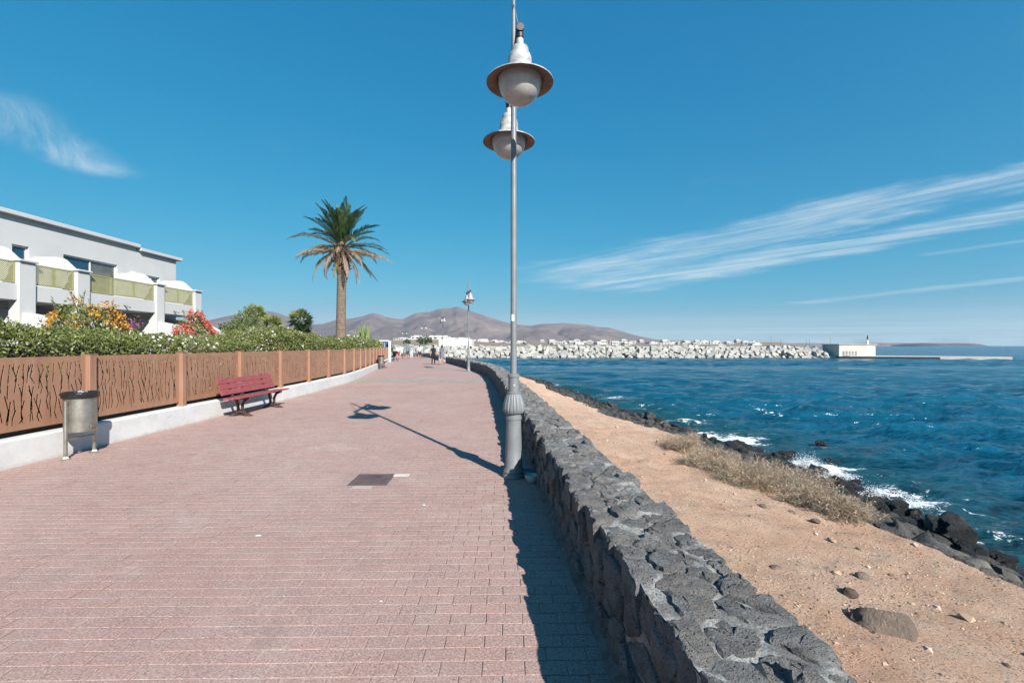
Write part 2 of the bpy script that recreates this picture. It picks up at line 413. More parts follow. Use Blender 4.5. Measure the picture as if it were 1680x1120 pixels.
cs = strip_between('concrete_strip', [(xl(y)-.25, y) for y in ys], [(xr(y)+.22, y) for y in ys], 0.0, M_STRIP)
tag(cs, 'worn grey concrete strip crossing the promenade', 'strip')
ys = np.r_[np.linspace(Y_STRIP, 45.5, 60), np.linspace(46, 66, 30)]
lf = [(xl(y)-.25 if y < 45.5 else -11.9-(y-45.5)*1.6, y) for y in ys]; rg = [(xr(y)+.22, y) for y in ys]
fp = strip_between('far_promenade', lf, rg, 0.0, M_FARPATH); tag(fp, 'far stretch of the red paved promenade where people walk', 'promenade')
sheet('far_promenade_bend', [(-44.7, 66.002), (-12.0, 66.002), (-15.8, 70.2), (-22, 73.2), (-44.7, 79)], 0.0, M_FARPATH, 'far bend of the red paved promenade beside the wall')
sheet('garden_ground', [(-300, -20), (-6.72, -20), (-6.72, 6), (-6.9, 16), (-7.5, 21.8), (-9.4, 31.8), (-12.1, 45.5), (-44.8, 66), (-44.8, 130), (-300, 130)], -0.03, M_EARTH, 'bare garden soil behind the fence')

# ------------------------------------------------------------------ pavers
PW, PD = 0.2113, 0.1057; YAW = R(1.0); cyw, syw = math.cos(YAW), math.sin(YAW)
def paver_rows():
    out = []
    for j in range(int(-2.5/PD), int((Y_BUILT+0.3)/PD)+1):
        v = j*PD
        for i in range(-40, 10):
            u = (i+(0.5 if j % 2 else 0)+0.04*math.sin(j*1.7))*PW
            x = u*cyw-v*syw; y = u*syw+v*cyw
            if y > Y_BUILT-PD*0.5 or y < -2.4: continue
            if x < xl(y)-0.12 or x > xr(y)+0.12: continue
            out.append((x, y))
    return out
PAV = paver_rows()
g, ch, dp = 0.0018, 0.0035, 0.0026
a, b = PW/2-g, PD/2-g
pv = np.array([(-a, -b, -dp), (a, -b, -dp), (a, b, -dp), (-a, b, -dp), (-a+ch, -b+ch, 0), (a-ch, -b+ch, 0), (a-ch, b-ch, 0), (-a+ch, b-ch, 0)])
pf = np.array([(4, 5, 6, 7), (0, 1, 5, 4), (1, 2, 6, 5), (2, 3, 7, 6), (3, 0, 4, 7)])
rotm = np.array([(cyw, -syw, 0), (syw, cyw, 0), (0, 0, 1)])
MANHOLE = (-1.67, 5.60); WHITES = [(-1.37, 5.86)]
def in_manhole(x, y): return abs(x-MANHOLE[0]) < 0.25 and abs(y-MANHOLE[1]) < 0.27
PAV = [p for p in PAV if not in_manhole(*p)]
def vis_size(p):
    x, y = p
    if y < 2.25 or abs(x/y) > 1.1: return 0
    return 1/y**3
order = sorted(range(len(PAV)), key=lambda i: -vis_size(PAV[i])); near = set(order[:298])
pm = [fast_mesh('paver', pv @ np.array(Matrix.Rotation(rng.gauss(0, 0.004), 3, 'X')) @ np.array(Matrix.Rotation(rng.gauss(0, .003), 3, 'Y')), pf, M_PAVER) for _ in range(6)]
allv = []; allf = []; k = 0
for i, (x, y) in enumerate(PAV):
    dz = rng.gauss(0, 0.0006)
    if i in near:
        mobj('paver', pm[rng.randrange(6)], prom, (x, y, dz+0.002), (0, 0, YAW+rng.gauss(0, 0.004)))
    else:
        q = pv.copy(); q[:, 2] += dz+0.002+q[:, 0]*rng.gauss(0, 0.006)+q[:, 1]*rng.gauss(0, 0.008)
        q = q @ rotm.T; q[:, 0] += x; q[:, 1] += y; allv.append(q); allf.append(pf+8*k); k += 1
ro = fast_obj('pavers', np.concatenate(allv), np.concatenate(allf), M_PAVER, prom); tag(ro, kind='stuff')

# ================================================================== lava stone wall
def stone_verts(poly, cx, cy, gap, hgt, depth, n, r, bulge=0.008):
    """a rough block: outline poly (in the plane), rising to hgt; returned verts (u, v, c) about cx, cy"""
    P = resample(poly, n)-(cx, cy); L = np.hypot(P[:, 0], P[:, 1])+1e-6
    jit = np.array([1+r.gauss(0, 0.018) for _ in range(n)])
    P = P*(np.maximum(0.3, 1-gap/L)*jit)[:, None]
    tilt = (r.gauss(0, 0.035), r.gauss(0, 0.035)); rings = []
    for sc, hh in ((1.0, -depth), (1.0, hgt-0.024), (0.955, hgt-0.006), (0.80, hgt+bulge*0.25), (0.42, hgt+bulge*0.5)):
        q = P*sc; z = np.full(n, hh)
        if hh > -depth+1e-6:
            z = z+q[:, 0]*tilt[0]+q[:, 1]*tilt[1]+np.array([r.gauss(0, 0.0042) for _ in range(n)])
            q = q+np.array([(r.gauss(0, 0.004), r.gauss(0, 0.004)) for _ in range(n)])
        rings.append(np.c_[q, z])
    v = np.concatenate(rings+[np.array([[0, 0, hgt+bulge*0.55]])]); f = []
    for i in range(len(rings)-1):
        for k in range(n): k2 = (k+1) % n; f.append((i*n+k, i*n+k2, (i+1)*n+k2, (i+1)*n+k))
    t = (len(rings)-1)*n
    tri = [(t+k, t+(k+1) % n, len(v)-1) for k in range(n)]
    return v, f, tri
def build_wall(path, root, s0, s1, size, budget):
    r = random.Random(11); stones = []     # (verts world, faces, distance)
    def seeds(lo, hi, du, dv, v0, v1):
        out = []; nv = max(1, round((v1-v0)/dv)); i = 0
        u = lo
        while u < hi:
            for k in range(nv):
                if r.random() < 0.10: continue
                out.append((u+r.uniform(-.45, .45)*du+(du/2 if k % 2 else 0), v0+(k+.5+r.uniform(-.42, .42))*(v1-v0)/nv))
            u += du
        return out
    # top
    sd = seeds(s0, s1, size*1.05, size*0.80, 0.0, WALL_W)
    lo = [-r.uniform(-0.012, 0.05) for _ in sd]; hi = [WALL_W+r.uniform(-0.02, 0.05) for _ in sd]
    for (u, v), poly in zip(sd, voronoi_cells(sd, s0, s1, lo, hi, size*1.6)):
        if not poly: continue
        x, y = path.at(u, v); d = math.hypot(float(x), float(y)) if y > 0.6 else 30
        n = 22 if d < 4 else 14 if d < 12 else 9
        edge = v < size*0.7
        sv, f, tri = stone_verts(poly, u, v, r.uniform(0.004, 0.012), WALL_H-0.010+r.gauss(0, 0.007)+(0.018 if r.random() < .12 else 0), 0 if not edge else 0, n, r)
        sv[:n, 2] = WALL_H-(0.16 if edge else 0.06)
        X, Yy = path.at(sv[:, 0]+u, sv[:, 1]+v); stones.append((np.c_[X, Yy, sv[:, 2]], f, tri, d, 0))
    # the two faces
    for side in (0, 1):
        if side and size > 0.3: continue
        sd = seeds(s0, s1, size*1.15, size*0.8, 0.0, WALL_H-0.10)
        for (u, v), poly in zip(sd, voronoi_cells(sd, s0, s1, -0.25 if side else -0.01, WALL_H-0.06, size*1.6)):
            if not poly: continue
            x, y = path.at(u, 0); d = math.hypot(float(x), float(y))+0.8 if y > 0.6 else 30
            if side: d += 4
            n = 14 if d < 5 else 8
            sv, f, tri = stone_verts(poly, u, v, 0.010, 0.012+r.gauss(0, 0.014), 0.06, n, r, 0.03)
            off = -sv[:, 2] if not side else WALL_W+sv[:, 2]
            X, Yy = path.at(sv[:, 0]+u, off); stones.append((np.c_[X, Yy, sv[:, 1]+v], f, tri, d, 1))
    stones.sort(key=lambda q: q[3])
    rest = MB()
    for i, (v, f, tri, d, kind) in enumerate(stones):
        if i < budget:
            c = v.mean(0); mb = MB(); mb.add(v-c, f+tri); o = mb.build('stone', M_LAVA, root, smooth=32, loc=tuple(c))
        else: rest.add(v, f+tri)
    ro = rest.build('stones', M_LAVA, root, smooth=32); tag(ro, kind='stuff')
    # mortar body
    t = np.arange(s0, s1, 0.03 if size < .3 else 0.2); o = np.linspace(0.012, WALL_W-0.012, 18)
    T, O = np.meshgrid(t, o, indexing='ij'); X, Yy = path.at(T, O)
    Z = WALL_H-0.020+0.010*fbm(X, Yy, 7, 3, 5)+0.007*vnoise(X, Yy, 38, 2)
    grid_obj('mortar_bed', X, Yy, Z, M_MORTAR, True, root)
    mb = MB(); q = np.arange(s0, s1, 0.5); sec = [(0.012, -0.3), (0.012, WALL_H-.02), (WALL_W-.012, WALL_H-.02), (WALL_W-.012, -0.6)]
    for i in range(len(q)-1):
        for (o0, z0), (o1, z1) in ((sec[0], sec[1]), (sec[3], sec[2])):
            p = [path.at(q[i], o0), path.at(q[i+1], o0)]
            mb.add([(p[0][0], p[0][1], z0), (p[1][0], p[1][1], z0), (p[1][0], p[1][1], z1), (p[0][0], p[0][1], z1)], [(0, 1, 2, 3)])
    for s in (s0, q[-1]):
        p, p2 = path.at(s, .012), path.at(s, WALL_W-.012); mb.add([(p[0], p[1], -.3), (p2[0], p2[1], -.6), (p2[0], p2[1], WALL_H-.02), (p[0], p[1], WALL_H-.02)], [(0, 1, 2, 3)])
    # rounded fillet of mortar along the foot
    fl = [(-0.075, 0.001), (-0.05, 0.02), (-0.02, 0.05), (0.01, 0.075)]
    q = np.arange(s0, s1, 0.12)
    vs = []; fs = []
    for i, s in enumerate(q):
        for k, (o_, z_) in enumerate(fl):
            w = 1+0.35*mnoise.noise(Vector((s*2.3, k*.7, 3.1))); p = path.at(s, o_*w+0.012); vs.append((float(p[0]), float(p[1]), z_*w))
    for i in range(len(q)-1):
        for k in range(3): fs.append((i*4+k, (i+1)*4+k, (i+1)*4+k+1, i*4+k+1))
    mb.build('mortar_core', M_MORTAR, root, fixn=False)
    m2 = MB(); m2.add(vs, fs); m2.build('mortar_fillet', M_FILLET, root, smooth=True)
M_FILLET = pbr('dark mortar fillet', (0.20, 0.165, 0.15), (0.12, 0.10, 0.095), 8, 0.95, bump=0.5, world=True)
w1 = empty('lava_stone_wall', (0, 0, 0)); tag(w1, 'long dark lava stone wall with pale mortar between promenade and beach', 'wall')
build_wall(WALL1, w1, 0.9, WALL1.len, 0.172, 298)
w2 = empty('lava_stone_wall', (0, 0, 0)); tag(w2, 'far low dark stone wall closing off the promenade bend', 'wall')
build_wall(WALL2, w2, 0.0, WALL2.len, 0.42, 40)

# ================================================================== beach terrain, sea
SY = [-12, 2, 4.73, 6.13, 7.92, 11.9, 14.97, 24.2, 32, 45, 60, 75, 95]; SX = [5, 5.05, 4.93, 4.55, 4.4, 4.1, 3.25, 1.95, 1.2, -2.5, -5, -10.5, -19]
WY = [-12, 2, 5, 7, 9.9, 15.1, 21.2, 28, 45, 49, 60, 75, 95]; WX = [6.3, 6.9, 7.1, 7.3, 7.9, 7.9, 6.2, 4.9, 2.9, 1.6, -1.5, -7, -15]
SEA = -1.8
def terrain(X, Y):
    xw_in = np.interp(Y, WXY[:, 1], WXY[:, 0])+WALL_W*0.9
    xs = np.interp(Y, SY, SX)+0.18*vnoise(X*0, Y, 1.1, 3)+0.10*vnoise(X*0, Y, 3.1, 4); xw = np.interp(Y, WY, WX)+0.25*vnoise(X*0, Y, .8, 6)
    t1 = (X-xw_in)/np.maximum(xs-xw_in, .3); t2 = (X-xs)/np.maximum(xw-xs, .4); t3 = X-xw
    z = np.where(t1 < 1, -0.22-0.46*np.clip(t1, -.3, 1)**1.4 if False else -0.22-0.46*np.sign(t1)*np.abs(np.clip(t1, -.3, 1))**1.3, np.where(t2 < 1, -0.68-1.12*np.clip(t2, 0, 1)**0.8, SEA-0.28*np.maximum(t3, 0)))
    rock = np.clip((t2+0.02)/0.10, 0, 1)
    sandy = (1-rock)
    z = z+sandy*(0.035*fbm(X, Y, 1.3, 3, 1)+0.020*vnoise(X, Y, 6, 8)+0.009*vnoise(X, Y, 19, 9))+rock*(0.10*fbm(X, Y, 1.7, 4, 12))
    return np.maximum(z, -6), rock
def mk_sand():
    m, nt, out = newmat('coarse beach sand'); p = wpos(nt)
    a = nse(nt, p, 1.2, 5, 0.65); g_ = nse(nt, p, 46, 5, 0.8); v = nd(nt, 'ShaderNodeTexVoronoi', {'Vector': p, 'Scale': 62}); f = nse(nt, p, 160, 4, 0.8)
    col = mixc(nt, sstep(nt, a, 0.36, 0.66), (0.77, 0.46, 0.305), (0.85, 0.575, 0.41))
    col = mixc(nt, mth(nt, 'MULTIPLY', sstep(nt, g_, 0.47, 0.38, 0, 0.95), sstep(nt, nse(nt, p, 2.3, 4, .6), 0.36, 0.60, 0.35, 1.0)), col, (0.15, 0.11, 0.085))
    col = mixc(nt, sstep(nt, g_, 0.53, 0.64, 0, 0.9), col, (0.76, 0.63, 0.51))
    pc = nd(nt, 'ShaderNodeSeparateColor', {0: v.outputs['Color']}).outputs[0]
    col = mixc(nt, mth(nt, 'MULTIPLY', sstep(nt, pc, 0.86, 0.9), sstep(nt, v.outputs[0], 0.42, 0.3)), col, (0.14, 0.12, 0.11))
    col = mixc(nt, mth(nt, 'MULTIPLY', sstep(nt, pc, 0.14, 0.1), sstep(nt, v.outputs[0], 0.42, 0.3)), col, (0.72, 0.60, 0.48))
    rk = nd(nt, 'ShaderNodeAttribute', None, attribute_name='rock').outputs['Fac']
    rk = sstep(nt, mth(nt, 'ADD', rk, mth(nt, 'MULTIPLY', mth(nt, 'SUBTRACT', nse(nt, p, 3, 4), 0.5), 0.8)), 0.3, 0.7)
    dark = mixc(nt, sstep(nt, g_, 0.35, 0.65), (0.045, 0.043, 0.042), (0.17, 0.155, 0.14))
    col = mixc(nt, rk, col, dark)
    h = mth(nt, 'ADD', mth(nt, 'MULTIPLY', g_, 1.0), mth(nt, 'MULTIPLY', f, 0.4))
    finish(nt, out, col, 0.93, 0, h, 1.0, 0.05, 0.2); return m
M_SAND = mk_sand()
yy = np.concatenate([np.arange(-8, 1.2, 0.25), np.arange(1.2, 9, 0.05), np.arange(9, 22, 0.12), np.arange(22, 96, 0.5)])
uu = np.concatenate([np.linspace(0, 1, 120), np.linspace(1, 1.9, 40)[1:], np.linspace(1.9, 5, 12)[1:]])
Yg, Ug = np.meshgrid(yy, uu, indexing='ij')
x0 = np.interp(Yg, WXY[:, 1], WXY[:, 0])+WALL_W*0.55
xs_ = np.interp(Yg, SY, SX)+0.4
Xg = x0+(xs_-x0)*Ug
Zg, RKg = terrain(Xg, Yg)
beach = grid_obj('beach_ground', Xg, Yg, Zg, M_SAND, True, None, {'rock': RKg}); tag(beach, 'strip of coarse orange sand sloping from the wall to the rocks', 'beach', kind='structure')

def mk_sea():
    m, nt, out = newmat('sea water'); p = wpos(nt)
    sp = nd(nt, 'ShaderNodeSeparateXYZ', {0: p})
    foam = nd(nt, 'ShaderNodeAttribute', None, attribute_name='foam').outputs['Fac']
    sh = nd(nt, 'ShaderNodeAttribute', None, attribute_name='shallow').outputs['Fac']
    def wv(sx, sy, ang, d=3, r=.6):
        mp = nd(nt, 'ShaderNodeMapping', {'Vector': p, 'Rotation': (0, 0, ang), 'Scale': (sx, sy, 1)})
        return nse(nt, mp.outputs[0], 1.0, d, r, 0.4)
    a = wv(0.8, 2.0, 0.10, 3, .55); b = wv(2.4, 5.0, -0.15, 2, .5); c = wv(7, 13, 0.3); dd = wv(0.20, 0.62, 0.06, 1.5, .5); far = wv(0.03, 0.12, 0.10, 2, .5)
    h = mth(nt, 'ADD', mth(nt, 'ADD', mth(nt, 'MULTIPLY', a, 0.68), mth(nt, 'MULTIPLY', b, 0.25)), mth(nt, 'ADD', mth(nt, 'ADD', mth(nt, 'MULTIPLY', c, 0.05), mth(nt, 'MULTIPLY', far, 5.0)), mth(nt, 'MULTIPLY', dd, 1.0)))
    bmp = nd(nt, 'ShaderNodeBump', {'Height': h, 'Strength': 1.0, 'Distance': 0.36})
    col = mixc(nt, sstep(nt, dd, 0.35, 0.65), (0.002, 0.046, 0.086), (0.003, 0.066, 0.118))
    col = mixc(nt, sstep(nt, far, 0.3, 0.7, 0, 0.6), col, (0.004, 0.062, 0.105))
    col = mixc(nt, sh, col, (0.008, 0.040, 0.045))
    fn = mth(nt, 'ADD', mth(nt, 'MULTIPLY', wv(2.2, 3.4, 0.2, 6, .7), 0.9), mth(nt, 'MULTIPLY', wv(9, 14, 0.9, 4, .7), 0.35))
    fm = sstep(nt, mth(nt, 'ADD', foam, mth(nt, 'MULTIPLY', mth(nt, 'SUBTRACT', fn, 0.62), 2.6)), 0.50, 0.85); fm = mth(nt, 'MULTIPLY', fm, sstep(nt, foam, 0.05, 0.3))
    w = nd(nt, 'ShaderNodeBsdfPrincipled', {'Base Color': col, 'Roughness': 0.16, 'IOR': 1.33, 'Specular IOR Level': 0.38, 'Normal': bmp.outputs[0]})
    fo = nd(nt, 'ShaderNodeBsdfDiffuse', {'Color': (0.82, 0.86, 0.87, 1)})
    mx = nd(nt, 'ShaderNodeMixShader', {0: fm, 1: w.outputs[0], 2: fo.outputs[0]})
    nt.links.new(mx.outputs[0], out.inputs[0]); return m
M_SEA = mk_sea()
pyv = np.concatenate([np.linspace(1500, 960, 60), np.linspace(958, 600, 330), np.linspace(599.4, 568, 110), [567.6, 567.40]])
Ys = (H-SEA)*F/(pyv-567)
ang = np.concatenate([np.linspace(-0.75, -0.16, 40), np.linspace(-0.155, 1.2, 560), np.linspace(1.21, 3.2, 60)])
YS, AS = np.meshgrid(Ys, ang, indexing='ij'); XS = AS*YS
sp_y = np.abs(np.gradient(Ys))[:, None]; sp_x = np.gradient(ang)[None, :]*YS; spc = np.maximum(sp_y*0.55, sp_x)
ZS = np.zeros_like(XS)
for k in range(46):
    lam = 0.35*1.085**k if k < 34 else 0.35*1.085**rng.uniform(6, 33); th = R(-96)+rng.gauss(0, 0.50); kk = 2*math.pi/lam
    amp = 0.0105*lam**0.95*rng.uniform(.6, 1.3); ph = rng.uniform(0, 6.28)
    att = np.clip((lam/spc-2.2)/3, 0, 1); arg = kk*(XS*math.cos(th)+YS*math.sin(th))+ph+1.2*vnoise(XS, YS, 0.25/lam, k)
    ZS += amp*att*(np.sin(arg)+0.28*np.sin(2*arg+0.7))
xwS = np.interp(YS, WY, WX); dshore = XS-xwS
fade = np.clip((700-YS)/500, 0, 1); ZS *= fade*np.clip(0.55+dshore*0.06, 0.45, 1.0)
foam = np.clip(1-np.abs(dshore-0.15)/1.15, 0, 1)*(0.42+0.55*vnoise(XS, YS, 0.5, 21))*(YS < 60)
foam = np.maximum(foam, 0.42*np.clip(1-np.abs(dshore-1.5)/1.4, 0, 1)*np.clip(vnoise(XS, YS, 0.42, 25)+.2, 0, 1)*(YS < 60))
def foam_at(px, py, rx, ry, s):
    global foam
    x, y = gnd(px, py, SEA); foam = np.maximum(foam, s*np.clip(1.3-np.hypot((XS-x)/rx, (YS-y)/ry), 0, 1))
for q in ((1335, 772, 1.3, 1.0, 0.95), (1440, 808, 1.3, .5, .85), (1500, 825, 1.0, .55, .8), (1210, 722, 1.3, 1.2, .75), (1010, 654, .9, .8, .6), (1655, 885, .5, .3, .55), (1130, 692, 1.0, 1.0, .6), (1380, 768, 1.0, .3, .7), (1345, 732, .5, .4, .5), (930, 632, 1.2, 1.4, .5)): foam_at(*q)
shal = np.clip(1-(dshore-0.3)/5.0, 0, 1)
sea = grid_obj('sea', XS, YS, ZS+SEA, M_SEA, True, None, {'foam': foam, 'shallow': shal}); tag(sea, 'choppy blue green sea stretching to the horizon', 'sea', kind='structure')
sheet('deep_sea', [(-12000, -60), (12000, -60), (12000, 7500), (-12000, 7500)], SEA-0.55, M_SEA, 'open sea out to the horizon')

# ================================================================== mountains and far land
SKY = [(-400, 548), (-100, 545), (150, 540), (300, 530), (345, 525), (375, 518), (402, 515), (425, 511.5), (442, 510.5), (458, 514), (478, 522), (510, 532), (530, 531.5), (550, 525), (575, 522.5), (597, 518.5), (606, 515), (613, 513.6), (622, 516), (634, 520), (650, 523), (661, 523.5), (672, 518), (681, 514), (692, 512.6), (705, 512), (719, 507), (733, 505.3), (742, 504.8), (749, 502.8), (757, 505.5), (775, 511), (800, 519), (825, 527.5), (840, 531), (858, 533), (872, 534), (890, 531), (905, 530.8), (926, 529.8), (948, 531.5), (966, 533), (982, 536.3), (997, 537), (1012, 541), (1043, 550), (1073, 556.5), (1110, 559.5), (1200, 561), (1300, 562.5), (1360, 566), (1420, 568)]
def mk_mount():
    m, nt, out = newmat('bare volcanic slope'); p = wpos(nt)
    g = nd(nt, 'ShaderNodeNewGeometry')
    a = nse(nt, p, 0.0011, 7, 0.62); b = nse(nt, p, 0.006, 6, 0.65); c = nse(nt, p, 0.03, 5, 0.7)
    col = mixc(nt, sstep(nt, a, 0.40, 0.64), (0.160, 0.130, 0.130), (0.235, 0.188, 0.172))
    col = mixc(nt, sstep(nt, b, 0.52, 0.70, 0, 0.65), col, (0.36, 0.265, 0.205))
    col = mixc(nt, sstep(nt, c, 0.55, 0.35, 0, 0.35), col, (0.14, 0.12, 0.12))
    z = nd(nt, 'ShaderNodeSeparateXYZ', {0: p}).outputs[2]
    col = mixc(nt, sstep(nt, z, 110, 0, 0, 0.5), col, (0.28, 0.215, 0.175))
    finish(nt, out, col, 0.95, 0, b, 0.6, 25, 0.1); return m
M_MOUNT = mk_mount()
sk = np.array(SKY); RM = 5200.0
pxs = np.concatenate([np.linspace(-400, 330, 80), np.linspace(332, 1420, 620)])
rr = np.concatenate([np.linspace(1500, RM, 90), np.linspace(RM+60, RM+2200, 24)])
PXg, RRg = np.meshgrid(pxs, rr, indexing='ij'); A = (PXg-840)/F
hr = H+(567-np.interp(PXg, sk[:, 0], sk[:, 1]))/F*RM
hr = np.maximum(hr, 0)
XM = A*RRg; YM = RRg
wav = 260*fbm(XM, YM, 1/1400, 2, 31)
t = np.clip((RRg-1500)/(RM-1500), 0, 1)
rid = 1-np.abs(fbm(XM+wav, YM*0.45, 1/420, 4, 40))
prof = 0.10*t+0.90*t**2.6
gul = (1-t)*t*4
ZM = hr*(prof-0.34*gul*(rid-0.35)*np.clip(t*1.6, 0, 1))+ (0.020*hr*fbm(XM, YM, 1/160, 3, 44)*np.clip(gul+.1, 0, 1))
back = np.clip((RRg-RM)/2200, 0, 1); ZM = np.where(RRg > RM, hr*(1-back*1.1), ZM)
side = np.clip((1400-PXg)/180, 0, 1); ZM = ZM*side-4*(1-side)
mo = grid_obj('mountains', XM, YM, ZM+0.2, M_MOUNT, True); tag(mo, 'bare grey brown volcanic mountains behind the far town', 'mountains', kind='structure')
M_TOWNG = pbr('dry town ground', (0.30, 0.23, 0.17), (0.22, 0.175, 0.14), 0.02, 0.95, world=True)
def town_z(x, y):
    return 0.25+np.interp(y, [250, 520, 1000, 1500, 1900], [0, 2.5, 9.0, 7.0, -3.0])+5.5*np.exp(-((x+75)/70)**2-((y-420)/130)**2)
tu = np.linspace(-1.6, 1, 90); ty = np.concatenate([np.linspace(97, 600, 50), np.linspace(620, 1900, 50)]); TY, TU = np.meshgrid(ty, tu, indexing='ij')
lo_t = -1.6*TY; hi_t = np.interp(TY, [97, 148, 151, 330, 900, 1900], [-34, -34, 120, 190, 520, 1000])
TX = lo_t+(hi_t-lo_t)*(TU+1.6)/2.6
tg = grid_obj('town_ground', TX, TY, town_z(TX, TY), M_TOWNG, True); tag(tg, 'dry ground rising gently under the far town', kind='structure')
def far_ridge(name, prof, dist, depth, mat, label):
    r = np.array(prof); px = np.linspace(r[0, 0], r[-1, 0], 160); top = H+(567-np.interp(px, r[:, 0], r[:, 1]))/F*dist
    d = np.linspace(0, 1, 9); PX, D = np.meshgrid(px, d, indexing='ij'); Yd = dist+depth*D
    shp = np.interp(D, [0, .12, .3, .6, 1], [0, .62, .9, 1, .2])
    Z = SEA-1+(np.repeat(top[:, None], 9, 1)-SEA+1)*shp*(1+0.06*fbm(PX, D*40, .08, 3, 3)); Xd = (PX-840)/F*dist*(1+0*D)
    o = grid_obj(name, Xd, Yd, Z, mat, False); tag(o, label, 'headland', kind='structure')
M_HEAD1 = pbr('tan headland', (0.30, 0.215, 0.175), (0.17, 0.13, 0.12), 0.012, 0.95, world=True)
M_HEAD2 = pbr('dark headland', (0.085, 0.085, 0.09), (0.13, 0.12, 0.115), 0.012, 0.95, world=True)
far_ridge('low_headland', [(1240, 563), (1290, 561.5), (1340, 562.5), (1375, 562), (1420, 563.5), (1460, 562.2), (1500, 561.8), (1540, 562.2), (1556, 566.5)], 3000, 500, M_HEAD1, 'low tan headland on the horizon right of the breakwater')
far_ridge('cliff_headland', [(1532, 567), (1545, 562.5), (1560, 561.9), (1600, 562.3), (1624, 562.5), (1632, 567.3)], 2700, 400, M_HEAD2, 'dark flat topped cliff at the end of the headland')

# ================================================================== breakwater and harbour mouth
M_BLOCK = pbr('pale breakwater block', (0.43, 0.418, 0.39), (0.33, 0.317, 0.29), 0.9, 0.9, bump=0.3, bscale=5, rnd=0.08)
M_CORE = pbr('dark rubble core', (0.07, 0.066, 0.06), (0.04, 0.038, 0.036), 0.8, 0.95, bump=0.6, bscale=3)  # dark rubble, deepened to paint shaded gaps between the blocks
M_CONC = pbr('pale concrete', (0.58, 0.545, 0.49), (0.48, 0.45, 0.41), 0.5, 0.85, world=True)
M_CONCD = pbr('shaded algae concrete', (0.012, 0.012, 0.011), (0.022, 0.021, 0.019), 0.6, 0.7, world=True)  # shade and wet algae of the dock front put into one colour
M_CONCG = pbr('grey concrete', (0.25, 0.245, 0.235), (0.20, 0.195, 0.19), 0.5, 0.85, world=True)
BWY = 132.0
bw = empty('breakwater', (0, BWY, SEA)); tag(bw, 'long breakwater of tumbled pale concrete blocks across the bay', 'breakwater')
mb = MB(); mb.prism([(-1.0, -1.0), (4.0, 2.35), (13, 2.35), (15, -1.0)], 'x', -62, 84)
mb.build('rubble_core', M_CORE, bw)
mb = MB(); mb.box(-62, 86, 9.5, 12, 2.35, 3.15); mb.build('crest_slab', M_CONC, bw)
def block_mesh(seed):
    r = random.Random(seed); bm = bmesh.new(); bmesh.ops.create_cube(bm, size=1)
    for v in bm.verts: v.co = Vector(v.co)*r.uniform(.86, 1.05)+Vector((r.gauss(0, .04), r.gauss(0, .04), r.gauss(0, .04)))
    bmesh.ops.bevel(bm, geom=bm.edges[:], offset=0.05, segments=1, affect='EDGES')
    me = bpy.data.meshes.new('block'); bm.to_mesh(me); bm.free(); me.materials.append(M_BLOCK); return me
bms = [block_mesh(s) for s in range(6)]
spots = []
rows = 5
for j in range(rows):
    x = -60+rng.uniform(0, 1)
    while x < 88.5:
        spots.append((x+rng.gauss(0, .35), -0.2+j*1.05+rng.gauss(0, .22), 0.05+j*0.66+rng.gauss(0, .12), rng.uniform(1.0, 1.7))); x += rng.uniform(1.3, 1.75)
def bw_seen(s): px = 840+s[0]*F/BWY; return 748 < px < 1372
spots.sort(key=lambda s: (not bw_seen(s), abs(s[0]-30)))
rest = MB()
for i, (x, y, z, s) in enumerate(spots):
    e = (rng.gauss(.35, .3), rng.gauss(0, .32), rng.choice((0, 1.57, 3.14))+rng.gauss(0, .3)); sc = (s*rng.uniform(.8, 1.25), s*rng.uniform(.8, 1.2), s*rng.uniform(.7, 1.0))
    me = bms[rng.randrange(6)]
    if i < 299: mobj('block', me, bw, (x, y, z), e, sc)
    else:
        mt = Matrix.LocRotScale(Vector((x, y, z)), Matrix.Rotation(e[2], 3, 'Z') @ Matrix.Rotation(e[0], 3, 'X') @ Matrix.Rotation(e[1], 3, 'Y'), Vector(sc))
        rest.add([mt @ v.co for v in me.vertices], [tuple(p.vertices) for p in me.polygons])
tag(rest.build('blocks', M_BLOCK, bw, fixn=False), kind='stuff')
# pier head: block building and low dock
ph = empty('pier_head', (90.8, 130, SEA)); tag(ph, 'pale concrete block house at the end of the breakwater', 'pier')
mb = MB(); mb.box(0, 10.2, 0, 7, 0.4, 3.65, bev=.05); mb.build('wall', M_CONC, ph)
mb = MB(); mb.box(-.25, 10.5, -.25, 7.2, 3.652, 3.85, bev=.03); mb.build('roof_slab', M_CONC, ph)
for k in range(5):
    mb = MB(); mb.box(1.0+k*0.85, 1.55+k*.85, -.03, .02, 0.7, 1.9); mb.build('panel', M_CONCG, ph)
dk = empty('low_dock', (90, 128, SEA)); tag(dk, 'low flat concrete dock reaching into the sea past the breakwater', 'dock')
mb = MB(); mb.prism([(2, 5), (2, -0.5), (21, -7.5), (33, -13), (35.5, -10.5), (24, 0), (12, 5)], 'z', -0.3, 0.62); mb.build('deck', M_CONC, dk)
mb = MB(); mb.prism([(0.0, -0.62), (0.0, -0.9), (20.0, -7.75), (20.2, -7.3)], 'z', -0.3, 0.50); mb.build('dark_front', M_CONCD, dk)  # dark strip added along the dock front, its shade painted in
M_GREEN = pbr('green beacon paint', (0.03, 0.12, 0.07), (0.02, 0.08, 0.05), 3, 0.5)
M_WHITE = pbr('white paint', (0.80, 0.80, 0.78), (0.72, 0.72, 0.70), 2, 0.6)
M_DARKM = pbr('dark metal', (0.045, 0.045, 0.05), (0.07, 0.065, 0.06), 9, 0.5, 0.6)
M_GALV = pbr('galvanised grey', (0.33, 0.34, 0.345), (0.27, 0.28, 0.285), 9, 0.45, 0.35)
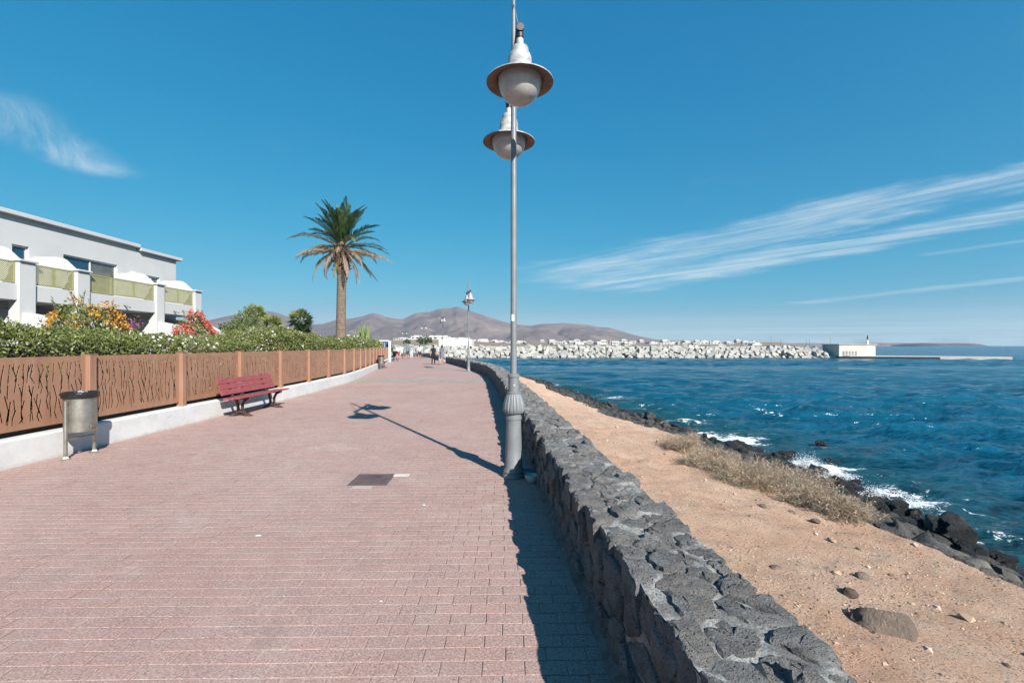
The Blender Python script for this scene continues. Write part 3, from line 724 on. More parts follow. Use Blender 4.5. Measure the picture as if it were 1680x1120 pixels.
bc = empty('harbour_beacon', (101.0, 133, SEA+3.85)); tag(bc, 'small green harbour beacon on the concrete block house', 'beacon')
mb = MB(); mb.lathe([(.30, 0), (.30, 0.9), (.15, .95), (.15, 1.25)], n=12); mb.build('base', M_WHITE, bc)
mb = MB(); mb.lathe([(.15, 1.25), (.15, 1.8), (.30, 1.82), (.30, 1.9), (.16, 1.92), (.16, 2.4), (.05, 2.5)], n=12); mb.build('lantern', M_GREEN, bc)
# lamp posts along the breakwater
def quay_lamp():
    t = empty('quay_lamp')
    mb = MB(); mb.tube([(0, 0, 0), (0, 0, 6)], [.07, .045], 6); mb.build('pole', M_DARKM, t)
    mb = MB(); mb.box(-.9, .1, -.12, .12, 5.9, 6.05); mb.build('lamp_head', M_DARKM, t); return t
ORD = ['second', 'third', 'fourth', 'fifth', 'sixth', 'seventh', 'eighth', 'ninth', 'tenth', 'eleventh', 'twelfth', 'thirteenth', 'fourteenth', 'fifteenth', 'sixteenth', 'seventeenth', 'eighteenth', 'nineteenth', 'twentieth', 'twenty first', 'twenty second', 'twenty third', 'twenty fourth', 'twenty fifth']
def ordinals(n):
    if n == 1: return ['']
    return ['leftmost ']+[ORD[i]+' from left ' if i < len(ORD) else '' for i in range(n-2)]+['rightmost ']
QL = ['leftmost']+ORD[:9]+['tallest and eleventh']+ORD[10:13]+['rightmost']
q0 = quay_lamp(); first = True; qn = 0
for px, h in ((856, .8), (899, 1.0), (925, .7), (1008, .7), (1040, .75), (1097, .85), (1150, .9), (1181, .9), (1193, 1.0), (1216, .7), (1265, 1.45), (1281, 1.0), (1323, 1.0), (1328, 1.0), (1362, 1.05)):
    o = q0 if first else copy_tree(q0); first = False
    o.location = ((px-840)/F*141.5, 141.5, 1.35 if px < 1345 else 1.7); o.scale = (.45, .45, h*0.34)
    tag(o, QL[qn]+' thin dark lamp post'+('' if 'most' in QL[qn] else ' from the left')+' on top of the breakwater', 'lamp post', 'lamp posts on the breakwater'); qn += 1

# ================================================================== far town
M_TWHITE = pbr('town whitewash', (0.66, 0.655, 0.63), (0.58, 0.575, 0.555), 0.3, 0.9, rnd=0.05)
M_TDARK = pbr('town window', (0.06, 0.065, 0.07), (0.10, 0.10, 0.10), 2, 0.4)
def town_house(seed):
    r = random.Random(seed); w = r.uniform(8, 15); d = r.uniform(8, 12); h = r.choice([3.2, 5.8, 6.2, 3.4]); t = empty('town_house')
    mb = MB(); mb.box(-w/2, w/2, 0, d, -1, h)
    mb.box(-w/2*r.uniform(.1, .9), w/2*r.uniform(.2, .95), d*.35, d, h-.01, h+r.uniform(1.2, 2.6))
    mb.box(-w/2-.2, w/2+.2, -.2, d+.2, h-.35, h+.25)
    mb.build('wall', M_TWHITE, t)
    for fl in range(2 if h > 5 else 1):
        n = r.randint(2, 4)
        for k in range(n):
            x = -w/2+(k+.5)*w/n; ww = r.uniform(.6, 1.3)
            mb = MB(); mb.box(x-ww, x+ww, -.06, .2, 0.9+fl*2.8, 2.5+fl*2.8); mb.build('window', M_TDARK, t)
    return t
tv = [town_house(s) for s in range(7)]; used = [False]*7
hs = []; town = {}
for k in range(170):
    px = rng.uniform(648, 1245) if k < 120 else rng.uniform(640, 800)
    if px < 800: yd = rng.uniform(400, 760); zz = 0
    else: yd = rng.uniform(420, 1100); zz = 0
    hs.append((px, yd, float(town_z((px-840)/F*yd, yd))))
for k, (px, yd, zz) in enumerate(hs):
    i = rng.randrange(7); o = copy_tree(tv[i]) if used[i] else tv[i]; used[i] = True
    o.location = ((px-840)/F*yd, yd, zz); o.rotation_euler = (0, 0, rng.uniform(-.5, .5)); s = rng.uniform(.55, 1.0) if px < 800 else rng.uniform(.5, .9); o.scale = (s*1.15, s, s*0.85)
    zone = 'left of white hall' if px < 716 else 'around the white hall' if px < 790 else 'behind the nearest lamp post' if px < 880 else 'below right mountain peak' if px < 1000 else 'below mountain slope end' if px < 1110 else 'right of the mountains'
    row = 'front row' if yd < (540 if px < 800 else 620) else 'middle row' if yd < (650 if px < 800 else 860) else 'back row'
    town.setdefault((row, zone), []).append((px, o))
for (row, zone), obs in town.items():
    for (px, o), od in zip(sorted(obs, key=lambda q: q[0]), ordinals(len(obs))):
        tag(o, f'{od}{row} far white house {zone}', 'house', 'white houses of the far town')
for i in range(7):
    if not used[i]:
        for c in list(tv[i].children): bpy.data.objects.remove(c)
        bpy.data.objects.remove(tv[i])
hl = empty('white_hall', ((747-840)/F*240, 240, 0.25)); tag(hl, 'large plain white hall behind the breakwater, biggest building of the far town', 'building')
mb = MB(); mb.box(-8.5, 8.5, 0, 14, -1, 4.6); mb.build('wall', M_TWHITE, hl)
for x in (-6, -2, 2.5, 6.5):
    mb = MB(); mb.box(x-.7, x+.7, 2, 3.5, 4.6, 5.5); mb.build('roof_box', M_TWHITE, hl)
mb = MB(); mb.box(-2, 8.4, -.1, .1, .55, 1.1); mb.build('dark_opening', M_TDARK, hl)
for x in (-2.6, 2.9):
    mb = MB(); mb.box(x-.06, x+.06, -.05, .05, 1.2, 4.5); mb.build('seam', M_CONCG, hl)

# ================================================================== white plinth and cut metal fence
def mk_plinth():
    m, nt, out = newmat('whitewashed plinth'); p = wpos(nt)
    a = nse(nt, p, 2.5, 6, 0.65); z = nd(nt, 'ShaderNodeSeparateXYZ', {0: p}).outputs[2]
    cr = nd(nt, 'ShaderNodeTexVoronoi', {'Vector': p, 'Scale': 1.3}, feature='DISTANCE_TO_EDGE').outputs[0]
    crk = mth(nt, 'MULTIPLY', sstep(nt, cr, 0.012, 0.003), sstep(nt, nse(nt, p, 1.7, 2), 0.60, 0.66))
    col = mixc(nt, sstep(nt, a, 0.4, 0.7), (0.68, 0.675, 0.665), (0.60, 0.595, 0.58))
    splash = sstep(nt, mth(nt, 'ADD', z, mth(nt, 'MULTIPLY', nse(nt, p, 9, 5, .7), 0.13)), 0.13, 0.05, 0, 0.6)
    col = mixc(nt, splash, col, (0.46, 0.36, 0.31)); col = mixc(nt, mth(nt, 'MULTIPLY', crk, .7), col, (0.25, 0.24, 0.23))
    finish(nt, out, col, 0.85, 0, mth(nt, 'SUBTRACT', a, crk), 0.35, 0.02, 0.3); return m
M_PLINTH = mk_plinth()
pl = empty('white_plinth_wall'); tag(pl, 'low whitewashed plinth wall under the brown fence', 'wall')
mb = MB(); ts = np.linspace(0, FENCE.len-.05, 170)
sec = [(0.0, -0.05), (0.0, 0.355), (-0.018, 0.372), (-0.30, 0.372), (-0.30, -0.05)]
vs = []; fs = []
for i, t in enumerate(ts):
    w = 0.006*mnoise.noise(Vector((t*1.7, 0, 0)))
    for o, z in sec: x, y = FENCE.at(t, o+w); vs.append((float(x), float(y), z+(w if z > .3 else 0)))
n = len(sec)
for i in range(len(ts)-1):
    for k in range(n): k2 = (k+1) % n; fs.append((i*n+k, (i+1)*n+k, (i+1)*n+k2, i*n+k2))
fs.append(tuple(range(n))); fs.append(tuple(range((len(ts)-1)*n, len(ts)*n)))
mb.add(vs, fs); mb.build('coping', M_PLINTH, pl, smooth=30)

def mk_fence():
    m, nt, out = newmat('brown fence paint'); p = wpos(nt)
    a = nse(nt, p, 1.6, 5, 0.6); b = nse(nt, p, 16, 6, 0.7); z = nd(nt, 'ShaderNodeSeparateXYZ', {0: p}).outputs[2]
    col = mixc(nt, sstep(nt, a, 0.35, 0.65), (0.325, 0.172, 0.108), (0.355, 0.195, 0.128))
    rust = mth(nt, 'MULTIPLY', sstep(nt, mth(nt, 'ADD', z, mth(nt, 'MULTIPLY', b, 0.5)), 1.1, 0.6, 0, 0.8), sstep(nt, b, 0.42, 0.62))
    col = mixc(nt, rust, col, (0.33, 0.145, 0.065))
    sv = nse(nt, nd(nt, 'ShaderNodeMapping', {'Vector': p, 'Scale': (9, 9, 0.7)}).outputs[0], 1.0, 5, .65)
    col = mixc(nt, sstep(nt, sv, 0.52, 0.70, 0, 0.45), col, (0.22, 0.115, 0.075)); col = mixc(nt, sstep(nt, sv, 0.46, 0.32, 0, 0.35), col, (0.43, 0.27, 0.20))
    finish(nt, out, col, 0.62, 0, b, 0.05, 0.01, 0.35); return m
M_FENCE = mk_fence()
M_NET = pbr('black windbreak netting', (0.018, 0.019, 0.018), (0.04, 0.042, 0.035), 40, 0.85, bump=0.8, bscale=120)
PNW, PNH = 1.99, 0.99
def panel_mesh(seed, rich=True):
    r = random.Random(seed); quads = []; wd = 0.0105
    def seg(p, q, w=wd):
        d = Vector((q[0]-p[0], q[1]-p[1])); L = d.length; d /= L; nx, ny = -d.y*w, d.x*w; e = d*0.006
        quads.append([(p[0]+nx-e.x, p[1]+ny-e.y), (q[0]+nx*.8+e.x, q[1]+ny*.8+e.y), (q[0]-nx*.8+e.x, q[1]-ny*.8+e.y), (p[0]-nx-e.x, p[1]-ny-e.y)])
    lo_, hi_ = 0.075, PNH-0.075
    def chain(x, y, ymin, lean):
        nseg = 9 if r.random() < .8 else r.randint(2, 4)
        for k in range(nseg):
            L = r.uniform(0.07, 0.22); dx = lean*r.uniform(.05, .38)*L; lean = -lean if r.random() < .65 else lean*.3
            x2 = min(max(x+dx, 0.05), PNW-.05); y2 = y-L
            if y2 < ymin:
                y2 = ymin; 
                if y-y2 < 0.05: return
                seg((x, y), (x2, y2)); return
            seg((x, y), (x2, y2))
            if r.random() < .16:
                s = r.choice((-1, 1)); b = r.uniform(.05, .12); bx = min(max(x2+s*b*.42, .04), PNW-.04); by = min(y2+b, hi_)
                seg((x2, y2), (bx, by))
            x, y = x2, y2
    x = 0.07
    while x < PNW-.06:
        split = r.uniform(.36, .66)*PNH
        chain(x, hi_-r.uniform(0, .05), split+.03, r.choice((-1, 1)))
        chain(x+r.uniform(-.012, .012), split-.02, lo_+r.uniform(0, .05), r.choice((-1, 1)))
        x += r.uniform(0.050, 0.078)
    V = [Vector((0, 0)), Vector((PNW, 0)), Vector((PNW, PNH)), Vector((0, PNH))]; E = [(0, 1), (1, 2), (2, 3), (3, 0)]
    for q in quads:
        o = len(V); V += [Vector(p) for p in q]; E += [(o+i, o+(i+1) % 4) for i in range(4)]
    res = delaunay_2d_cdt(V, E, [], 0, 1e-5); vv = np.array([(p.x, p.y) for p in res[0]]); tf = np.array([tuple(f) for f in res[2]])
    cen = vv[tf].mean(1); inside = np.zeros(len(cen), bool)
    for q in quads:
        q = np.array(q); s = []
        for i in range(4):
            a, b = q[i], q[(i+1) % 4]; s.append((b[0]-a[0])*(cen[:, 1]-a[1])-(b[1]-a[1])*(cen[:, 0]-a[0]))
        s = np.array(s); inside |= (s > 0).all(0) | (s < 0).all(0)
    tf = tf[~inside]; bm = bmesh.new(); bv = [bm.verts.new((p[0], 0, p[1])) for p in vv]
    for f in tf:
        try: bm.faces.new([bv[i] for i in f])
        except ValueError: pass
    geo = bmesh.ops.extrude_face_region(bm, geom=bm.faces[:])
    for e in geo['geom']:
        if isinstance(e, bmesh.types.BMVert): e.co.y += 0.005
    loose = [v for v in bm.verts if not v.link_faces]; bmesh.ops.delete(bm, geom=loose, context='VERTS')
    bmesh.ops.recalc_face_normals(bm, faces=bm.faces[:])
    me = bpy.data.meshes.new('cut_panel'); bm.to_mesh(me); bm.free(); me.materials.append(M_FENCE); return me
pms = [panel_mesh(s) for s in (3, 4, 5)]
fe = empty('cut_metal_fence'); tag(fe, 'brown sheet metal fence with branching cut slots on white plinth', 'fence')
mb = MB(); mb.box(-.065, .065, -.065, .065, 0.372, 1.452, bev=.006); mb.box(-.07, .07, -.07, .07, 1.453, 1.468); pst = mb.mesh('post', M_FENCE)
mb = MB(); mb.box(0, 2.0, -.006, .006, 0.375, 0.60); nrm = mb.mesh('netting', M_NET)
t = FENCE.t_at_y(7.42)-4*2.125; k = 0
while t < FENCE.len-0.2:
    if t > 0:
        x, y = FENCE.at(t, -0.15); hd = FENCE.heading(t); mobj('post', pst, fe, (x, y, 0), (0, 0, hd))
        if t+2.1 < FENCE.len:
            x2, y2 = FENCE.at(t+2.125, -0.15); a = math.atan2(y2-y, x2-x); L = math.hypot(x2-x, y2-y)
            mobj('cut_panel', pms[k % 3], fe, (x+math.cos(a)*.068, y+math.sin(a)*.068, 0.452), (0, 0, a), ((L-.136)/PNW, 1, 1))
            mobj('netting', nrm, fe, (x-math.sin(a)*.09, y+math.cos(a)*.09, 0), (0, 0, a), (L/2.0, 1, 1))
            k += 1
    t += 2.125

# ================================================================== apartment building
M_WALLW = pbr('white render', (0.57, 0.567, 0.562), (0.53, 0.527, 0.523), 0.6, 0.85, bump=0.05, bscale=30, world=True)
M_LATT = pbr('olive lattice paint', (0.36, 0.345, 0.17), (0.31, 0.30, 0.15), 3, 0.6)
def mk_glass(name, col, rough=0.04):
    m, nt, out = newmat(name); finish(nt, out, mixc(nt, sstep(nt, nse(nt, opos(nt), 1.3, 3), .3, .7), col, tuple(c*.7 for c in col)), rough, 0, None, spec=0.9); return m
M_PANE = mk_glass('blue window pane', (0.02, 0.07, 0.12)); M_PANE2 = mk_glass('grey window pane', (0.13, 0.13, 0.12), 0.15)
ab = empty('apartment_building', (-19.6, 20, 0)); tag(ab, 'white two storey apartment block with lattice balconies behind the hedge', 'building')
XF, OY = 0.0, 20.0
def part(name, mat, fn, parent=ab, smooth=False):
    mb = MB(); fn(mb); return mb.build(name, mat, parent, smooth)
def yb(y): return y-OY
# main walls with real openings
def facade(mb, y0, y1, z0, z1, holes, th=0.3):
    ys = sorted({y0, y1, *[h for q in holes for h in q[:2]]}); zs = sorted({z0, z1, *[h for q in holes for h in q[2:]]})
    for i in range(len(ys)-1):
        for j in range(len(zs)-1):
            cy, cz = (ys[i]+ys[i+1])/2, (zs[j]+zs[j+1])/2
            if any(q[0] < cy < q[1] and q[2] < cz < q[3] for q in holes): continue
            mb.box(-th, 0, yb(ys[i]), yb(ys[i+1]), zs[j], zs[j+1])
D1 = (20.45, 23.25, 3.42, 5.6); W0 = (18.35, 19.0, 3.9, 5.6); W2 = (25.0, 26.05, 3.9, 5.38)
G1 = (20.6, 22.6, 0.1, 2.4); G2 = (16.4, 18.2, .1, 2.4)
part('wall', M_WALLW, lambda m: facade(m, 6, 24.42, 0, 6.70, [D1, W0, G1, G2]))
part('wall', M_WALLW, lambda m: facade(m, 24.42, 27.3, 0, 6.56, [W2]))
part('side_wall', M_WALLW, lambda m: (m.box(-11, -.3, yb(27.0), yb(27.3), 0, 6.55), m.box(-11, -.3, yb(6), yb(6.3), 0, 6.69), m.box(-11, -10.7, yb(6.3), yb(27), 0, 6.5)))
part('inner_floor', M_WALLW, lambda m: m.box(-10.6, -.31, yb(6.4), yb(26.9), 3.2, 3.4))
part('inner_wall', M_WALLW, lambda m: m.box(-3.2, -3.0, yb(6.4), yb(26.9), 3.41, 6.5))
part('roof', M_WALLW, lambda m: m.box(-11.2, .19, yb(5.8), yb(24.50), 6.703, 6.88, bev=.02))
part('roof', M_WALLW, lambda m: m.box(-11.2, .19, yb(24.51), yb(27.6), 6.563, 6.73, bev=.02))
def window(h, panes, mats):
    fr = MB(); y0, y1, z0, z1 = h; t = .055
    fr.box(-.17, -.09, yb(y0), yb(y1), z1-t, z1-.002); fr.box(-.17, -.09, yb(y0), yb(y1), z0+.002, z0+t)
    for k in range(panes+1):
        c = y0+(y1-y0)*k/panes; c = min(max(c, y0+t/2+.002), y1-t/2-.002); fr.box(-.168, -.092, yb(c-t/2), yb(c+t/2), z0+t, z1-t)
    w = fr.build('window', M_WHITE, ab)
    for k in range(panes):
        a, b = y0+(y1-y0)*k/panes, y0+(y1-y0)*(k+1)/panes
        if mats[k] is None: continue
        part('pane', mats[k], lambda m: m.box(-.135, -.125, yb(a+.03), yb(b-.03), z0+t, z1-t), w)
window(D1, 2, [M_PANE, M_PANE2]); window(W0, 1, [M_PANE]); window(W2, 2, [M_PANE, M_PANE2]); window(G1, 2, [M_PANE, M_PANE]); window(G2, 2, [M_PANE, M_PANE])
part('curtain', M_WHITE, lambda m: [m.box(-.32-.04*math.sin(k*1.9), -.28-.04*math.sin(k*1.9), yb(22.75+k*.06), yb(22.81+k*.06), 3.5, 5.5) for k in range(7)])
FR = 2.0                          # balcony front
FINS = [(12.55, 13.1), (16.62, 17.18), (18.85, 19.38), (23.05, 23.55), (25.85, 26.35)]
for (a, b) in FINS:
    part('balcony_divider', M_WALLW, lambda m: m.prism([(0.003, 3.2), (0.003, 5.12), (.25, 5.2), (1.15, 5.2), (1.30, 5.12), (1.84, 4.62), (1.84, 3.2)], 'y', yb(a+.12), yb(b-.12)))
    part('pillar', M_WALLW, lambda m: m.box(1.72, 2.12, yb(a), yb(b), 0, 4.60))
    part('pillar_cap', M_WALLW, lambda m: m.box(1.66, 2.2, yb(a-.06), yb(b+.06), 4.603, 4.68, bev=.015))
    part('garden_divider', M_WALLW, lambda m: m.prism([(0.003, 0), (0.003, 3.2), (2.5, 3.2 if False else 2.72), (2.9, 2.66), (4.6, 1.75), (4.6, 0)], 'y', yb(a+.1), yb(b-.1)))
bays = [(6.2, 12.55)]+[(FINS[i][1], FINS[i+1][0]) for i in range(len(FINS)-1)]
def lattice(y0, y1, z0, z1, x):
    mb = MB(); t = .045
    mb.box(x-.02, x+.02, yb(y0), yb(y1), z1-t, z1); mb.box(x-.02, x+.02, yb(y0), yb(y1), z0, z0+t)
    mb.box(x-.02, x+.02, yb(y0), yb(y0)+t, z0+t, z1-t); mb.box(x-.02, x+.02, yb(y1)-t, yb(y1), z0+t, z1-t)
    w, h = y1-y0, z1-z0; s = .075; c = -h
    while c < w:
        for sg in (1, -1):
            u0, u1 = max(c, 0), min(c+h, w); v0, v1 = u0-c, u1-c
            if u1-u0 > .03:
                if sg < 0: v0, v1 = h-v0, h-v1
                p, q = Vector((u0, v0)), Vector((u1, v1)); d = (q-p).normalized(); n = Vector((-d.y, d.x))*.011
                xx = x+.004*sg; r_ = [(yb(y0)+e.x, z0+e.y) for e in (p+n, q+n, q-n, p-n)]
                mb.prism(r_, 'x', xx-.004, xx+.004)
        c += s
    return mb.build('lattice_panel', M_LATT, ab, fixn=False)
for (a, b) in bays:
    part('balcony_floor', M_WALLW, lambda m: m.box(.003, 1.9, yb(a), yb(b), 3.2, 3.4))
    part('parapet', M_WALLW, lambda m: m.box(1.80, 2.03, yb(a), yb(b), 3.22, 3.80, bev=.01))
    n = max(1, round((b-a)/1.1))
    for k in range(n): lattice(a+(b-a)*k/n+.01, a+(b-a)*(k+1)/n-.01, 3.84, 4.60, 1.95)
for y, z in ((21.2, 3.45), (24.3, 3.42)):
    part('drain_spout', M_CONCG, lambda m: m.tube([(2.03, yb(y), z), (2.32, yb(y), z-.12)], .035, 8))
part('wall_lamp', M_WHITE, lambda m: m.box(.002, .16, yb(24.0), yb(24.25), 5.25, 5.4, bev=.03))

# ================================================================== street lamps
M_POLE = pbr('grey lamp paint', (0.225, 0.24, 0.25), (0.19, 0.20, 0.21), 5, 0.5, 0.15, bump=0.04, bscale=90)
M_CAPW = pbr('chalky aluminium cap', (0.52, 0.515, 0.495), (0.27, 0.28, 0.285), 12, 0.6, 0.2, bump=.1)
M_BRIM = pbr('brown shade underside', (0.20, 0.115, 0.085), (0.13, 0.08, 0.065), 12, 0.6)
def mk_globe():
    m, nt, out = newmat('clouded acrylic bowl'); p = opos(nt)
    fr = nd(nt, 'ShaderNodeFresnel', {'IOR': 1.45}).outputs[0]
    tr = nd(nt, 'ShaderNodeBsdfTransparent', {'Color': (0.86, 0.87, 0.86, 1)}); df = nd(nt, 'ShaderNodeBsdfDiffuse', {'Color': (0.88, 0.87, 0.85, 1)}); tl = nd(nt, 'ShaderNodeBsdfTranslucent', {'Color': (0.85, 0.84, 0.81, 1)})
    gl = nd(nt, 'ShaderNodeBsdfGlossy', {'Color': (1, 1, 1, 1), 'Roughness': 0.06})
    dt = nd(nt, 'ShaderNodeMixShader', {0: 0.35, 1: df.outputs[0], 2: tl.outputs[0]})
    a = nd(nt, 'ShaderNodeMixShader', {0: sstep(nt, nse(nt, p, 9, 5, .7), .3, .75, .52, .68), 1: tr.outputs[0], 2: dt.outputs[0]})
    b = nd(nt, 'ShaderNodeMixShader', {0: fr, 1: a.outputs[0], 2: gl.outputs[0]}); nt.links.new(b.outputs[0], out.inputs[0]); return m
M_GLOBE = mk_globe()
M_STICK = pbr('white sticker', (0.75, 0.75, 0.72), (0.6, 0.6, 0.58), 20, 0.6)
def street_lamp():
    t = empty('street_lamp')
    def P(name, mat, fn, parent=t, sm=35): mb = MB(); fn(mb); return mb.build(name, mat, parent, sm)
    base = P('base', M_POLE, lambda m: m.lathe([(.135, 0), (.135, .035), (.122, .055), (.128, .075), (.118, .10), (.104, .13), (.098, .40), (.090, .69), (.090, .70), (.098, .705), (.098, .735), (.090, .74), (.090, .77)], n=32))
    P('fluted_collar', M_POLE, lambda m: m.lathe([(.096, .772), (.118, .785), (.132, .81), (.136, .84), (.126, .90), (.108, .96), (.088, 1.01), (.080, 1.02)], n=72, flute=lambda k, z: 1-(.07 if k % 4 in (0,) else 0)*(1 if .80 < z < 1.0 else .3)), base, 25)
    P('sleeve', M_POLE, lambda m: m.lathe([(.086, 1.021), (.086, 1.035), (.066, 1.04), (.064, 1.215), (.074, 1.22), (.074, 1.25), (.046, 1.262)], n=24), base)
    P('bolt', M_CAPW, lambda m: m.box(-.012, .012, -.072, -.058, 1.11, 1.135, bev=.003), base)
    pole = P('pole', M_POLE, lambda m: m.lathe([(.038, 1.25), (.036, 3.4), (.034, 4.4), (.034, 5.2), (.024, 5.25), (.020, 5.8), (.006, 5.92)], n=16))
    P('pole_ring', M_POLE, lambda m: (m.lathe([(.045, 4.66), (.045, 4.70)], n=16), m.lathe([(.047, 4.90), (.047, 5.02)], n=16)), pole)
    P('sticker', M_STICK, lambda m: m.box(-.028, .005, -.0395, -.032, 1.90, 1.98), pole)
    arm = P('cross_arm', M_DARKM, lambda m: m.tube([(0, .78, 4.97), (0, 0, 4.95), (0, -.78, 4.97)], .042, 10))
    P('arm_stay', M_POLE, lambda m: (m.tube([(0, -.70, 4.98), (0, -.02, 5.75)], .006, 5), m.tube([(0, .70, 4.98), (0, .02, 5.75)], .006, 5)), arm)
    for s in (-1, 1):
        y = .73*s
        dr = P('lamp_hanger', M_DARKM, lambda m: (m.tube([(0, y, 5.02), (0, y, 4.88)], .040, 12), m.lathe([(.036, 4.88), (.036, 4.86)], 0, y, 12)))
        L = P('lamp_shade', [M_CAPW, M_BRIM], lambda m: (m.lathe([(.041, 4.86), (.041, 4.78), (.088, 4.772), (.093, 4.75), (.093, 4.705), (.112, 4.698), (.124, 4.66), (.126, 4.60), (.132, 4.56), (.16, 4.515), (.25, 4.46), (.33, 4.425), (.355, 4.41), (.357, 4.398)], 0, y, 40, 0, False),
             m.lathe([(.357, 4.3975), (.345, 4.40), (.30, 4.412), (.245, 4.43), (.240, 4.44), (.235, 4.47), (.10, 4.52)], 0, y, 40, 1, False)), t, 50)
        P('bowl', M_GLOBE, lambda m: m.lathe([(.233, 4.437), (.232, 4.40), (.222, 4.345), (.200, 4.285), (.165, 4.235), (.115, 4.196), (.06, 4.176), (.001, 4.170)], 0, y, 36, 0, False), L, True)
        P('reflector', M_WHITE, lambda m: m.lathe([(.05, 4.47), (.075, 4.40), (.085, 4.33), (.082, 4.315), (.03, 4.33), (.028, 4.30), (.001, 4.28)], 0, y, 20, 0, False), L, True)
    return t
lamp = street_lamp(); lg = 'street lamps along the promenade'
lamp.location = (0.02, 5.72, 0); lamp.rotation_euler = (0, 0, R(5.0)); tag(lamp, 'nearest grey street lamp with two hanging shades beside the stone wall', 'street lamp', lg)
for (x, y, rz, lb) in ((-2.72, 29.3, 14, 'second grey street lamp along the stone wall, beyond the nearest one'), (-8.2, 55.5, 20, 'grey street lamp behind the woman in the grey dress'), (-16.0, 85, 40, 'small far street lamp standing behind the walkers in front of the white town'), (-28.0, 122, 60, 'farthest tiny street lamp seen above the walkers on the left')):
    o = copy_tree(lamp); o.location = (x, y, 0 if y < 80 else .2); o.rotation_euler = (0, 0, R(rz)); tag(o, lb, 'street lamp', lg)

# ================================================================== bench, bins, manhole, bowls
M_RED = pbr('red bench paint', (0.33, 0.078, 0.082), (0.285, 0.062, 0.066), 7, 0.5, bump=0.05, bscale=60, rnd=0.05)
M_IRON = pbr('brown cast iron', (0.085, 0.045, 0.038), (0.13, 0.07, 0.05), 14, 0.6, 0.2, bump=.15)
def bench(length):
    t = empty('bench'); hl = length/2          # local: x towards the path is +x, y along
    def plank(p0, p1, th, name):                # slat between two profile points (x,z)
        a, b = Vector(p0), Vector(p1); d = (b-a).normalized(); n = Vector((-d.y, d.x))*th/2; e = d*.006
        mb = MB(); mb.prism([tuple(a+n+e), tuple(a+n*.2), tuple(a-n+e), tuple(b-n-e), tuple(b-n*.2), tuple(b+n-e)], 'y', -hl, hl); return mb.build(name, M_RED, t)
    for k in range(3): plank((-.19-.045*k-.006, .50+k*.125), (-.19-.045*(k+1)+.006, .50+(k+1)*.125-.014), .034, 'back_slat')
    for k in range(3): plank((.20-k*.128, .452-k*.010), (.20-(k+1)*.128+.014, .452-(k+1)*.010), .036, 'seat_slat')
    for s in (-1, 1):
        y = s*(hl-.42); mb = MB()
        def bar(pts, w=.045, th=.05):
            for i in range(len(pts)-1):
                a, b = Vector(pts[i]), Vector(pts[i+1]); d = (b-a).normalized(); n = Vector((-d.y, d.x))*w/2; e = d*w*.25
                mb.prism([tuple(a+n-e), tuple(b+n+e), tuple(b-n+e), tuple(a-n-e)], 'y', y-th/2, y+th/2)
        bar([(.20, .415), (.10, .41), (-.16, .39), (-.21, .45), (-.335, .86)])
        bar([(.17, .405), (.07, .36), (.02, .26), (.015, .14), (.07, .06), (.19, .015)])
        bar([(-.12, .385), (-.09, .26), (-.075, .14), (-.12, .06), (-.24, .015)])
        bar([(-.075, .12), (.015, .12)], .05)
        for x in (.17, -.20): mb.box(x-.07, x+.07, y-.05, y+.05, 0, .016)
        mb.build('leg', M_IRON, t)
    return t
bn = bench(2.3); bn.location = (-6.17, 11.40, 0); bn.rotation_euler = (0, 0, R(0.8)); tag(bn, 'red slatted bench with dark iron legs against the white plinth', 'bench', 'benches along the fence')
b2 = copy_tree(bn); b2.location = (-9.35, 34.0, 0); b2.rotation_euler = (0, 0, R(11.5)); tag(b2, 'small far bench seen end on by the fence near the blue sign', 'bench', 'benches along the fence')
def mk_steel():
    m, nt, out = newmat('stained stainless steel'); p = opos(nt)
    a = nse(nt, p, 6, 6, .7); st = nd(nt, 'ShaderNodeMapping', {'Vector': p, 'Scale': (30, 30, 2)}).outputs[0]; s = nse(nt, st, 3, 4)
    sp = sstep(nt, nse(nt, p, 38, 3, .6), .66, .74)
    col = mixc(nt, sstep(nt, a, .35, .7), (0.52, 0.50, 0.45), (0.36, 0.335, 0.285)); col = mixc(nt, mth(nt, 'MULTIPLY', sp, .8), col, (0.16, 0.10, 0.05))
    finish(nt, out, col, mth(nt, 'MULTIPLY_ADD', s, .25, .26), .85, s, .05, .004); return m
M_STEEL = mk_steel(); M_BAG = pbr('black bin bag', (0.012, 0.012, 0.013), (0.02, 0.02, 0.022), 20, 0.25, bump=.5, bscale=25, spec=.6)
def litter_bin():
    t = empty('litter_bin')
    def P(name, mat, fn, parent=t, sm=35): mb = MB(); fn(mb); return mb.build(name, mat, parent, sm)
    dr = P('drum', M_STEEL, lambda m: m.lathe([(.01, .36), (.175, .36), (.185, .37), (.19, .90), (.18, .905), (.17, .40), (.01, .40)], n=40, close=False))
    def bag(m):
        prof = [(.181, .80), (.183, .90), (.195, .935), (.212, .925), (.214, .88), (.206, .848), (.197, .846)]; n = 48
        m.lathe(prof, n=n, close=False, flute=lambda k, z: 1+.012*math.sin(k*2.3+z*40)*math.sin(k*.7))
        m.lathe([(.18, .79), (.01, .76)], n=24, close=False)
    P('bag_rim', M_BAG, bag, dr)
    P('hinge_plate', M_STEEL, lambda m: m.box(.188, .20, -.06, .06, .42, .47, bev=.003), dr)
    for s in (-1, 1):
        po = P('post', M_STEEL, lambda m: m.tube([(0, .235*s, .01), (0, .235*s, .82)], .024, 14))
        P('foot', M_STEEL, lambda m: m.lathe([(.08, .0), (.08, .006), (.05, .02), (.026, .05)], 0, .235*s, 4), po, False)
        P('bracket', M_STEEL, lambda m: m.box(-.015, .015, min(.187*s, .215*s), max(.187*s, .215*s), .55, .75), po)
    P('crossbar', M_STEEL, lambda m: m.tube([(0, -.235, .27), (0, .235, .27)], .017, 10))
    return t
